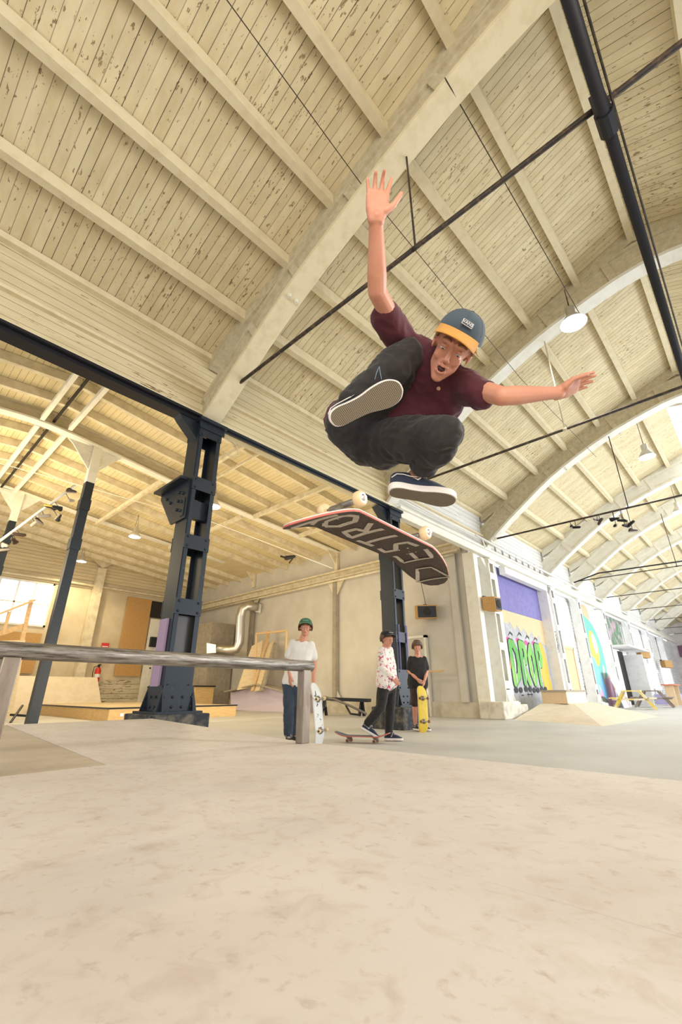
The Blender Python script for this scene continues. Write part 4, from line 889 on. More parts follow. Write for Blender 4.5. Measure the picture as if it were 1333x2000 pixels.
# ================================================================== SKATEBOARDS
def mat_from(o, ex, ez):
    """frame with x along ex and z close to ez"""
    ex = V(ex).normalized(); ez = V(ez); ez = (ez-ex*ez.dot(ex)).normalized(); ey = ez.cross(ex)
    return Matrix(((ex.x,ey.x,ez.x,o[0]),(ex.y,ey.y,ez.y,o[1]),(ex.z,ey.z,ez.z,o[2]),(0,0,0,1)))
def deck_outline(L, Wd, n=12):
    pts = []; h = L/2; w = Wd/2; e = .15
    for s in (1, -1):
        for k in range(n+1):
            a = -PI/2+PI*k/n
            pts.append((s*(h-e+e*math.cos(a)), s*w*math.copysign(abs(math.sin(a))**.8, math.sin(a))))
    return pts
KICK = [.52, .165]
def deck_z(x, L):
    k = L/2-KICK[1]; return max(0, abs(x)-k)**1.25*KICK[0]
def skateboard(name, label, F, L=.80, Wd=.205, s=1.0, top='grip', bottom='maple_white', ply=None, wheel='wheel', face='wheel_face', letters=False, group=None, cat='skateboard'):
    t = bpy.data.objects.new(name, None); COL.objects.link(t); t.matrix_world = F @ Matrix.Scale(s, 4); tag(t, label, cat, group)
    def layer(nm_, z0, z1, mt, inset=0.0):
        mb = MB(); bm = mb.bm; N = 40; M_ = 8; top_, bot = {}, {}
        ol = deck_outline(L-2*inset, Wd-2*inset)
        def halfw(x):
            best = 0
            for (xa, ya), (xb, yb) in zip(ol, ol[1:]+ol[:1]):
                if (xa-x)*(xb-x) <= 0 and xa != xb: best = max(best, abs(ya+(yb-ya)*(x-xa)/(xb-xa)))
            return best
        for i in range(N+1):
            x = -(L/2-inset)*math.cos(PI*i/N); hw = max(.004, halfw(x))
            for j in range(M_+1):
                y = hw*(2*j/M_-1); zc = deck_z(x, L)+.006*(abs(y)/(Wd/2))**2
                top_[i,j] = bm.verts.new((x,y,zc+z1)); bot[i,j] = bm.verts.new((x,y,zc+z0))
        for i in range(N):
            for j in range(M_):
                bm.faces.new((top_[i,j],top_[i+1,j],top_[i+1,j+1],top_[i,j+1])); bm.faces.new((bot[i,j],bot[i,j+1],bot[i+1,j+1],bot[i+1,j]))
            bm.faces.new((top_[i,0],bot[i,0],bot[i+1,0],top_[i+1,0])); bm.faces.new((top_[i,M_],top_[i+1,M_],bot[i+1,M_],bot[i,M_]))
        for j in range(M_):
            bm.faces.new((top_[0,j],top_[0,j+1],bot[0,j+1],bot[0,j])); bm.faces.new((top_[N,j],bot[N,j],bot[N,j+1],top_[N,j+1]))
        return mb.build(nm_, M[mt] if isinstance(mt, str) else mt, t, True)
    layer('deck_bottom', -.012, -.008, bottom); layer('deck_core', -.008, -.001, ply or 'maple_red', -.0005); layer('grip_tape', -.001, .0006, top)
    for sx in (-1, 1):
        x = sx*.19
        tr = MB().box((x-.04,-.028,-.020),(x+.04,.028,-.012)).hull([((x+.012*sx,0,-.022),.024),((x,0,-.05),.014)],10).hull([((x,-.05,-.052),.011),((x,.05,-.052),.011)],10).hull([((x-.02*sx,0,-.022),.016),((x,0,-.045),.012)],10).lathe([(.004,-.106),(.004,.106)], (x,0,-.055), (0,1,0), 8)
        tr = tr.build('truck', M['truck'], t, True)
        for sy in (-1, 1):
            w = MB().lathe([(.019,-.016),(.0255,-.012),(.027,-.004),(.027,.004),(.0255,.012),(.019,.016)], (x,sy*.083+.0*sy,-.055), (0,sy,0), 24).build('wheel', M[wheel], t, True)
            MB().lathe([(.012,.016),(.0185,.0165),(.019,.0155)], (x,sy*.083,-.055), (0,sy,0), 20).build('wheel_face', M[face], w)
            MB().lathe([(.006,.022),(.0115,.0175),(.0115,.014)], (x,sy*.083,-.055), (0,sy,0), 14).lathe([(.005,.0),(.005,.028)], (x,sy*.083,-.055), (0,sy,0), 6).build('bearing', M['galv'] if face == 'wheel_face' else M['steel_black'], w)
        mb = MB()
        for bx in (-.027,.027):
            for by in (-.021,.021): mb.lathe([(.004,.0005),(.0035,.0016)], (x+bx,by,deck_z(x+bx,L)), (0,0,1), 8)
        mb.build('mounting_bolts', M['galv'], t)
    return t
# the flipping board: grip side down towards the camera, trucks up
e_l = V((0.997,-0.013,-0.058)); e_n = V((-0.057,0.023,-0.996))
KICK[:] = [.72, .19]
F = mat_from((1.185,0.927,1.223), e_l, e_n)
board = skateboard('skateboard', 'spray-lettered skateboard flipping upside down in the air below the jumper', F, L=.80, Wd=.205)
# sprayed letters on the grip tape, reading DESTROY from the right end to the left
STK = {'D': [[(.1,0),(.1,1)],[(.1,1),(.85,.72),(.8,.3),(.1,0)]],
       'E': [[(.85,1),(.15,.95),(.1,.05),(.85,0)],[(.12,.5),(.7,.52)]],
       'S': [[(.85,.95),(.3,1),(.15,.7),(.8,.42),(.75,.08),(.1,.02)]],
       'T': [[(.0,.95),(1.0,1)],[(.5,.97),(.45,0)]],
       'R': [[(.1,0),(.12,1),(.8,.9),(.7,.55),(.15,.45)],[(.3,.45),(.9,0)]],
       'O': [[(.5,1),(.1,.75),(.1,.25),(.5,0),(.9,.25),(.9,.75),(.5,1)]],
       'Y': [[(.0,1),(.5,.5)],[(1.0,1),(.5,.5),(.3,0)]]}
mb = MB(); cx0 = .375
for i, ch in enumerate('DESTROY'):
    wl = .082; x0 = cx0-.105*i
    for st in STK[ch]:
        pts = []
        for (a, b), (c, d) in zip(st, st[1:]):
            for k in range(5): pts.append((a+(c-a)*k/5, b+(d-b)*k/5))
        pts.append(st[-1])
        P3_ = []
        for a, b in pts:
            x = x0-a*wl; y = .074-(b*.148)*1.0
            # letters stand upside down in the picture: text right = -x, text up = towards the far edge
            P3_.append((x, -y*-1 if False else y*1.0, deck_z(x,.80)+.006*(abs(y)/.1025)**2+.0022))
        P3_ = [(x, y_, z) for x, y_, z in P3_]
        ribbon(mb, P3_, .020, (0,0,1))
for v_ in mb.bm.verts: v_.co.y = v_.co.y
o = mb.build('sprayed_lettering', M['spray'], board)
KICK[:] = [.52, .165]
# ================================================================== PEOPLE
def ax3(F, x, y, z): return F @ V((x,y,z))
def head(mb, F, mouth=.4):
    h = lambda els, seg=16: mb.hull(els, seg, F)
    h([((0,-.012,.035),(.071,.090,.080)), ((0,.02,.03),(.063,.060,.06))])
    h([((0,.032,.02),(.056,.048,.05)), ((0,.036,-.03),(.046,.040,.04)), ((-.034,.012,-.055),.018), ((.034,.012,-.055),.018)])
    h([((-.034,.012,-.060),.017), ((.034,.012,-.060),.017), ((0,.054,-.093-.012*mouth),(.022,.018,.017)), ((0,.048,-.045),(.032,.030,.03))])
    for s in (-1, 1):
        h([((s*.031,.057,-.026),(.022,.019,.022))]*2, 10)
        h([((s*.010,.081,.026),.008), ((s*.040,.067,.023),.009)], 8)
        h([((s*.071,-.008,-.004),(.005,.015,.022)), ((s*.074,-.012,.006),(.007,.016,.014))], 10)
        h([((s*.030,.0762,.0065),(.0148,.0118,.0078))]*2, 10)      # lowered upper lid
        h([((s*.030,.0745,-.0085),(.012,.009,.003))]*2, 8)
        h([((s*.0105,.090,-.037),.0070), ((0,.096,-.035),.008)], 8)
    h([((0,.082,.016),.0065), ((0,.101,-.031),.0100)], 10)
    h([((-.019,.082,-.055),.005), ((0,.089,-.054),.006), ((.019,.082,-.055),.005)], 8)
    h([((-.017,.076,-.064-.016*mouth),.006), ((0,.081,-.070-.018*mouth),.008), ((.017,.076,-.064-.016*mouth),.006)], 8)
def face_parts(F, t, mouth=.4, brow='brow', lids=True):
    out = []
    for s in (-1, 1):
        e = MB().hull([((s*.030,.0752,-.0035),(.0120,.0106,.0048))]*2, 12, F).build('eye', M['eyewhite'], t, True)
        MB().hull([((s*.030,.0818,-.0052),(.0050,.0046,.0034))]*2, 12, F).build('iris', M['iris'], e, True)
        b = MB().chain([((s*.015,.0895,.026),.0030),((s*.031,.0835,.031),.0034),((s*.046,.072,.026),.0024)], 8, F).build('eyebrow', M[brow], t, True)
        out += [e, b]
    mb = MB(); mb.hull([((-.012,.083,-.062-.006*mouth),(.004,.005,.002+.005*mouth)), ((0,.0875,-.062-.008*mouth),(.006,.0055,.002+.009*mouth)), ((.012,.083,-.062-.006*mouth),(.004,.005,.002+.005*mouth))], 10, F)
    mo = mb.build('mouth', M['mouthdark'] if mouth > .05 else M['lips'], t, True)
    mb = MB(); mb.chain([((-.018,.084,-.0600),.0020),((-.008,.0925,-.0570),.0032),((0,.0932,-.0580),.0030),((.008,.0925,-.0570),.0032),((.018,.084,-.0600),.0020)], 8, F)
    zl = -.0650-.016*mouth
    mb.chain([((-.017,.083,-.0630-.006*mouth),.0022),((-.009,.0885,zl),.0038),((0,.0905,zl-.001),.0044),((.009,.0885,zl),.0038),((.017,.083,-.0630-.006*mouth),.0022)], 8, F)
    li = mb.build('lips', M['lips'], t, True)
    return out+[mo, li]
def hand(mb, w, d, n, s=1.0, curl=(.25,.25,.25,.25), thumb=1, spread=.10, tcurl=.2, tout=.75):
    """w wrist, d finger direction, n palm normal, thumb side sign along d x n"""
    d = V(d).normalized(); n = V(n); n = (n-d*n.dot(d)).normalized(); sd = d.cross(n)*thumb
    w = V(w); P = lambda a, b, c: w+d*a*s+sd*b*s+n*c*s
    tips = []
    mb.hull([(P(-.012,.012,0),.019*s),(P(-.012,-.012,0),.019*s),(P(.025,.022,.004),.018*s),(P(.025,-.022,.002),.016*s)], 10)
    mb.hull([(P(.025,.024,.004),.018*s),(P(.025,-.024,.002),.016*s),(P(.082,.032,0),.0125*s),(P(.078,-.031,0),.0115*s),(P(.085,.0,-.002),.0125*s)], 10)
    for k, (off, ln, bs, r) in enumerate(((.031,.064,.085,.0102),(.0105,.072,.089,.0104),(-.0105,.067,.086,.0100),(-.030,.053,.078,.0090))):
        a = spread*(1.5-k)
        dd = (d*math.cos(a)+sd*math.sin(a)).normalized(); p = P(bs,off,0); ang = 0; pts = [(p, r*s)]
        for q, fr in enumerate((.44,.31,.25)):
            ang += curl[k]*(1.0 if q else .7)
            p = p+(dd*math.cos(ang)+n*math.sin(ang))*ln*fr*s; pts.append((p, r*s*(1-.10*(q+1))))
        mb.chain(pts, 8); tips.append((p, dd*math.cos(ang)+n*math.sin(ang), r*s))
    p0 = P(.018,.026,.008); td = (sd*tout+d*.66+n*.25*tcurl).normalized(); p1 = p0+td*.040*s
    td2 = (sd*tout*.55+d*.85+n*tcurl).normalized(); p2 = p1+td2*.030*s; p3 = p2+(td2+n*tcurl*.4).normalized()*.022*s
    mb.chain([(p0,.0165*s),(p1,.012*s),(p2,.0100*s),(p3,.0082*s)], 8)
    return tips
def shoe(name, F, t, L=.29, upper='navy', foxing='rubber_white', solem='sole', lacem='lace', stripe=None, s=1.0, detail=True):
    """local frame: x to the toe, z up, origin under the middle of the sole"""
    k = L/.29*s
    prof = [(-.145,0),(-.135,.026),(-.105,.036),(-.05,.035),(0,.036),(.05,.046),(.09,.050),(.125,.040),(.143,.018),(.146,0),(.140,-.022),(.118,-.040),(.085,-.047),(.04,-.044),(-.01,-.034),(-.06,-.032),(-.105,-.034),(-.135,-.024)]
    prof = smoothc(prof, 3)
    def plate(z0, z1, g):
        mb = MB(); mb.prism([(x*g, y*(g if g < 1 else 1+(g-1)*3), z0) for x, y in prof], (0,0,z1-z0)); return mb
    def fin(mb, nm_, mt, par, **kw):
        for v_ in mb.bm.verts: v_.co = F @ (v_.co*k)
        return mb.build(nm_, mt, par, **kw)
    up = MB()
    up.hull([((-.105,0,.035),(.034,.029,.02)),((-.02,0,.035),(.05,.032,.02)),((-.10,0,.078),(.036,.028,.02)),((-.035,0,.078),(.035,.028,.02))], 12)
    up.hull([((-.02,0,.035),(.05,.032,.02)),((-.035,0,.078),(.03,.027,.02)),((.09,0,.030),(.046,.041,.016)),((.045,0,.060),(.03,.030,.014))], 12)
    up.hull([((.03,0,.035),(.04,.038,.022)),((.095,.002,.030),(.042,.041,.020))], 12)
    up.hull([((-.075,0,.085),(.044,.031,.012))]*2, 12)
    u = fin(up, name, M[upper], t, voxel=.005*k if detail else .009*k, it=3)
    fin(plate(.0,.031,1.0), 'foxing', M[foxing], u, bevel=.004*k if detail else 0)
    fin(plate(-.003,.001,.955), 'outsole', M[solem], u)
    if detail:
        mb = MB()
        for i in range(5):
            x = .062-.024*i; z = .066+.0075*i
            mb.tube([(x,-.026,z-.012),(x,-.012,z+.004),(x,0,z+.007),(x,.012,z+.004),(x,.026,z-.012)], .003, 6)
        mb.tube([(-.035,0,.102),(-.02,-.03,.108),(-.005,-.045,.085),(-.03,-.02,.10)], .0028, 6).tube([(-.035,0,.102),(-.015,.03,.112),(.005,.045,.09),(-.03,.02,.10)], .0028, 6)
        fin(mb, 'laces', M[lacem], u, smooth=True)
        fin(MB().hull([((-.035,0,.10),(.02,.024,.006)),((.0,0,.09),(.02,.024,.006))], 10), 'tongue', M[upper], u, smooth=True)
        mb = MB()
        for sy in (-1, 1):
            mb.tube([(-.136,sy*.016,.058),(-.118,sy*.030,.070),(-.09,sy*.0345,.070),(-.06,sy*.0365,.064),(-.035,sy*.037,.066),(-.015,sy*.034,.078)], .0022, 6)
            ribbon(mb, [(-.045,sy*.0385,.056),(-.032,sy*.039,.052),(-.022,sy*.039,.060),(-.015,sy*.0385,.068)], [.002,.007,.007,.002], (0,-sy,0))
        fin(mb, 'white_trim', M['rubber_white'], u)
    return u
def wr(amp, sc, seed, stretch=(1,1,1)):
    return lambda p: amp*(noise.noise(V((p.x*sc*stretch[0]+seed, p.y*sc*stretch[1], p.z*sc*stretch[2])))+.5*(1-2*abs(noise.noise(V((p.x*sc*1.9+seed, p.y*sc*1.9, p.z*sc*1.9))))))
def finish_person(t, objs):
    bpy.context.view_layer.update()
    for o in objs:
        o.parent = t; o.matrix_parent_inverse = t.matrix_world.inverted()

# ---------------------------------------------------------------- the jumper
T = thing('person', 'teenager in maroon tee, dark jeans and cap jumping above the board, arms spread', 'person', (1.620,1.012,1.137))
S_r = V((1.237,0.787,2.081)); E_r = V((0.977,0.720,2.101)); W_r = V((0.815,0.590,2.211))
S_l = V((1.411,0.632,1.871)); E_l = V((1.383,0.471,1.715)); W_l = V((1.600,0.327,1.778))
NK = V((1.343,0.692,1.971)); CH = V((1.405,0.813,1.923)); WA = V((1.389,0.976,1.866)); PE = V((1.341,1.119,1.821))
H_r = V((1.318,1.048,1.873)); K_r = V((1.224,0.767,1.979)); A_r = V((1.043,0.923,1.729))
H_l = V((1.391,1.042,1.755)); K_l = V((1.314,0.673,1.609)); A_l = V((1.469,0.906,1.578))
HC = V((1.261,0.585,1.927))
hy0 = V((-0.681,-0.319,-0.663)).normalized(); hu0 = V((-0.209,-0.783,0.586)); hu0 = (hu0-hy0*hu0.dot(hy0)).normalized(); hx = hy0.cross(hu0); th = R(3)
hy = hy0*math.cos(th)-hu0*math.sin(th); hz = hu0*math.cos(th)+hy0*math.sin(th)
s_ = 1.05
HF = Matrix(((hx.x*s_,hy.x*s_,hz.x*s_,HC.x),(hx.y*s_,hy.y*s_,hz.y*s_,HC.y),(hx.z*s_,hy.z*s_,hz.z*s_,HC.z),(0,0,0,1)))
mb = MB(); head(mb, HF, .8)
mb.hull([(ax3(HF,0,-.02,-.045),.045),(NK,.052)], 14)
sdn = (S_l-S_r).normalized()
mb.hull([(CH+sdn*.08,.085),(CH-sdn*.08,.085),(NK,.05),(S_r,.045),(S_l,.045)], 12)
mb.hull([(CH,.085),(PE,.085)], 12)
mb.chain([(S_r,.044),(S_r.lerp(E_r,.5),.038),(E_r,.036),(E_r.lerp(W_r,.25),.037),(E_r.lerp(W_r,.7),.029),(W_r,.0245)], 14)
mb.chain([(S_l,.046),(S_l.lerp(E_l,.5),.041),(E_l,.036),(E_l.lerp(W_l,.25),.037),(E_l.lerp(W_l,.7),.028),(W_l,.0235)], 14)
mb.chain([(PE,.09),(H_r,.07),(K_r,.05),(A_r,.035)], 12); mb.chain([(PE,.09),(H_l,.07),(K_l,.05),(A_l,.036)], 12)
mb.hull([(A_l,.038),(V((1.428,0.935,1.524)),.038)], 12)
# raised hand: palm to the camera, thumb at the right of the picture
tr = hand(mb, W_r, (-0.176,-0.264,0.954), (-0.600,-0.627,-0.521), .97, (.08,.42,.36,.20), -1 if (V((-0.176,-0.264,0.954)).cross(V((-0.600,-0.627,-0.521)))).dot(V((0.682,-0.731,-0.003))) < 0 else 1, .16, .1, .85)
dl = V((0.511,-0.756,0.393)); nl = V((-0.088,-0.421,-0.850))
sg = 1 if dl.cross(nl).dot(V((-0.565,-0.525,-0.752))) > 0 else -1
tl = hand(mb, W_l, dl, nl, .93, (.16,.12,.12,.10), sg, .05, .4, .45)
body = mb.build('body', M['skin'], None, voxel=.0036, it=6)
mb = MB()
for p, d_, r in tr: mb.hull([(p-V((-0.676,-0.630,-0.382))*r*.75,(.0045,.0045,.0045))]*2, 6)
nails = mb.build('fingernails', M['nail'], None, True)
parts = [body]
for o in face_parts(HF, None, .95): parts.append(o)
nails.parent = body
# maroon tee
mb = MB()
mb.hull([(NK+(CH-NK)*.25,.072),(S_r+(CH-S_r)*.12,.066),(S_l+(CH-S_l)*.12,.064),(CH+sdn*.085,.105),(CH-sdn*.085,.105)], 16)
mb.hull([(CH+sdn*.085,.105),(CH-sdn*.085,.105),(WA+sdn*.07,.105),(WA-sdn*.07,.105)], 16)
mb.hull([(WA+sdn*.07,.105),(WA-sdn*.07,.105),(PE+sdn*.03+V((0.009,0.036,0.056)),.118),(PE-sdn*.06+V((0.012,0.038,0.047)),.112)], 16)
mb.hull([(NK,.062),(NK+(ax3(HF,0,-.02,-.06)-NK)*.2,.056)], 14); mb.hull([(NK,.062),(S_r,.062),(S_l,.062),(CH,.10)], 14)
sl_r = V((1.086,0.766,2.094)); sl_l = V((1.406,0.552,1.777))
mb.chain([(S_r,.068),(S_r.lerp(sl_r,.6),.064),(sl_r,.060)], 14); mb.chain([(S_l,.070),(S_l.lerp(sl_l,.6),.065),(sl_l,.058)], 14)
mb.hull([(S_r,.065),(CH-sdn*.06,.10),(CH,.10)],14); mb.hull([(S_l,.065),(CH+sdn*.06,.10)],14)
tee = mb.build('tshirt', M['maroon'], None, voxel=.007, it=8, wrinkle=wr(.010, 12, 3)); parts.append(tee)
# sleeve opening rims (skin comes out of them)
def cuff(name, c, axis, r, mt, par, th=.004, n=28, ell=1.0):
    a = V(axis).normalized(); u = a.orthogonal().normalized(); v_ = a.cross(u)
    ring = [V(c)+u*math.cos(2*PI*k/n)*r+v_*math.sin(2*PI*k/n)*r*ell for k in range(n+1)]
    return MB().tube(ring, th, 6, False).build(name, mt, par, True)
mb = MB(); mb.lathe([(.009,0),(.007,.003)], V((1.343,0.701,1.852)), (-0.676,-0.630,-0.382), 12)
o = mb.build('chest_badge', newmat('copper_print', (.62,.34,.22), .5), None); o.parent = tee
# jeans
mb = MB()
mb.hull([(PE+sdn*.05,.122),(PE-sdn*.07,.118),(H_r,.10),(H_l,.11)], 16)
mb.chain([(PE-sdn*.04,.115),(H_r,.105),(H_r.lerp(K_r,.5),.092),(K_r,.070)], 16)
mb.chain([(K_r,.070),(K_r.lerp(A_r,.35),.069),(K_r.lerp(A_r,.75),.060),(A_r+(K_r-A_r).normalized()*.02,.052)], 16)
mb.chain([(PE+sdn*.03,.12),(H_l,.112),(H_l.lerp(K_l,.5),.094),(K_l,.068)], 16)
mb.chain([(K_l,.068),(K_l.lerp(A_l,.35),.066),(K_l.lerp(A_l,.75),.054),(A_l+(K_l-A_l).normalized()*.065,.050)], 16)
jeans = mb.build('jeans', M['jeans'], None, voxel=.0075, it=7, wrinkle=wr(.013, 13, 9)); parts.append(jeans)
mb = MB(); p = V((1.016,0.792,1.784))
mb.tube([(1.039,0.772,1.815),(1.029,0.778,1.784),(1.025,0.784,1.755)], .0014, 6).tube([(1.039,0.772,1.815),(1.038,0.768,1.784),(1.042,0.766,1.755)], .0014, 6)
o = mb.build('stitching', newmat('blue_stitching', (.16,.26,.38), .8), None, True); o.parent = jeans
# shoes
Fr = mat_from((1.025,0.828,1.669), (0.501,-0.765,0.399), (0.448,0.594,0.661))
parts.append(shoe('shoe', Fr, None, .292)); nm(parts[-1], label='shoe with its brown sole facing the camera')
Fl = mat_from((1.461,0.890,1.463), (0.802,-0.585,-0.088), (0.179,0.068,0.982))
parts.append(shoe('shoe', Fl, None, .300)); nm(parts[-1], label='lower shoe seen from the side')
# hair
mb = MB()
for sx in (-1, 1):
    for k in range(7):
        a = .030-.014*k; z0 = .052; ln = (.034 if a > 0 else .058)+.010*random.random()
        mb.chain([((sx*.069,a,z0),.008),((sx*(.073+.003*random.random()),a-.006,z0-ln*.5),.0065),((sx*(.072+.006*random.random()),a-.010,z0-ln),.0022)], 6, HF)
for k in range(10):
    x = -.056+.0124*k; mb.chain([((x,-.085,.05),.016),((x*1.1,-.092,.01),.014),((x*1.1,-.085,-.015),.006)], 6, HF)
for k in range(6): mb.chain([((-.066,.040-.012*k,.055),.006),((-.078,.044-.012*k,.036),.0045),((-.090-.003*(k%3),.050-.012*k,.024),.0018)], 6, HF)
parts.append(mb.build('hair', M['hair_blond'], None, True))
# cap
def cap(F, t, crown, brim, yaw=0, detail=True, ht=.097):
    rot = Matrix.Rotation(yaw, 4, 'Z'); G = F @ rot
    mb = MB(); bm = mb.bm; n = 36; rows = 12; rg = []
    for i in range(rows):
        a = (PI/2)*(i/(rows-.6)); z = .050+ht*math.sin(a); r = math.cos(a)**.78 if a < PI/2 else 0
        seam = 1.0
        rg.append([bm.verts.new(G @ V((.088*r*math.cos(2*PI*k/n)*(1-.012*(k % 6 == 0)), -.010+.106*r*math.sin(2*PI*k/n)*(1-.012*(k % 6 == 0)), z))) for k in range(n)])
    for i in range(rows-1):
        for k in range(n): bm.faces.new((rg[i][k], rg[i][(k+1)%n], rg[i+1][(k+1)%n], rg[i+1][k]))
    bm.faces.new(rg[-1])
    c = mb.build('cap', M[crown], t, True)
    m_ = c.modifiers
    mb = MB(); bm = mb.bm; g = {}
    for i in range(15):
        u = -1+2*i/14; a = PI/2-u*R(62)
        x0_, y0_ = .089*math.cos(a), -.010+.107*math.sin(a)
        for j in range(6):
            v_ = j/5; ext = .072*math.sqrt(max(0, 1-u*u))**.8
            x = x0_*(1+.05*v_); y = y0_+ext*v_; z = .070-.024*v_-.022*abs(u)**2*(.4+.6*v_)
            for q in (0, 1): g[i,j,q] = bm.verts.new(G @ V((x, y, z-.0035*q)))
    for i in range(14):
        for j in range(5):
            for q in (0, 1): bm.faces.new((g[i,j,q], g[i+1,j,q], g[i+1,j+1,q], g[i,j+1,q]))
        bm.faces.new((g[i,5,0], g[i+1,5,0], g[i+1,5,1], g[i,5,1]))
    b = mb.build('brim', M[brim], c, True)
    MB().hull([((0,-.010,.050+ht),(.008,.008,.004))]*2, 10, G).build('cap_button', M[crown], c, True)
    if detail:
        for k in range(6):
            a = PI/6+k*PI/3; MB().hull([((.062*math.cos(a), -.01+.075*math.sin(a), .114),(.003,.003,.003))]*2, 6, G).build('eyelet', M[crown], c, True)
    mb = MB()
    for k in range(6):
        pts = []
        for i in range(9):
            a = (PI/2)*(i/8)*.97; r = math.cos(a)**.78*1.0; ph = PI/2+k*PI/3
            pts.append(G @ V((.088*r*math.cos(ph)*.992, -.010+.106*r*math.sin(ph)*.992, .050+ht*math.sin(a))))
        mb.tube(pts, .0016, 6)
    mb.build('panel_seams', M[crown], c, True)
    return c, G
def flat_text(txt, origin, right, up, size, mt, parent, name='lettering', depth=.0008):
    cu = bpy.data.curves.new('txt', 'FONT'); cu.body = txt; cu.size = 1; cu.align_x = 'CENTER'; cu.align_y = 'CENTER'; cu.extrude = depth/size
    o = bpy.data.objects.new('txt', cu); COL.objects.link(o)
    dg = bpy.context.evaluated_depsgraph_get(); me = bpy.data.meshes.new_from_object(o.evaluated_get(dg)); bpy.data.objects.remove(o)
    r, u = V(right).normalized(), V(up); u = (u-r*u.dot(r)).normalized(); n = r.cross(u)
    for v_ in me.vertices: v_.co = V(origin)+(r*v_.co.x+u*v_.co.y+n*v_.co.z)*size
    me.name = name; ob = bpy.data.objects.new(name, me); COL.objects.link(ob); me.materials.append(mt)
    if parent: ob.parent = parent
    return ob
cp, G = cap(HF, None, 'capblue', 'caporange', R(-6), True, .090); parts.append(cp); nm(cp, label='slate blue cap with an orange brim')
# small woven label on the front panel
lc = G @ V((-.014,.0905,.099)); nn = (hx*-.12+hy*.80+hz*.58).normalized(); rt = (-hx-nn*(-hx).dot(nn)).normalized()
fr_ = mat_from(lc, rt, nn)
mb = MB(); mb.box((-.0215,-.0105,.000),(.0215,.0105,.0012)); 
for v_ in mb.bm.verts: v_.co = fr_ @ v_.co
lab = mb.build('cap_label', M['rubber_white'], cp)
mb = MB(); mb.box((-.0200,-.0090,.001),(.0200,.0090,.0016))
for v_ in mb.bm.verts: v_.co = fr_ @ v_.co
mb.build('label_field', M['capblue'], cp)
flat_text('VANS', fr_ @ V((0,0,.0022)), fr_.to_3x3() @ V((1,0,0)), fr_.to_3x3() @ V((0,1,0)), .0165, M['rubber_white'], cp, 'label_lettering')
finish_person(T, parts)

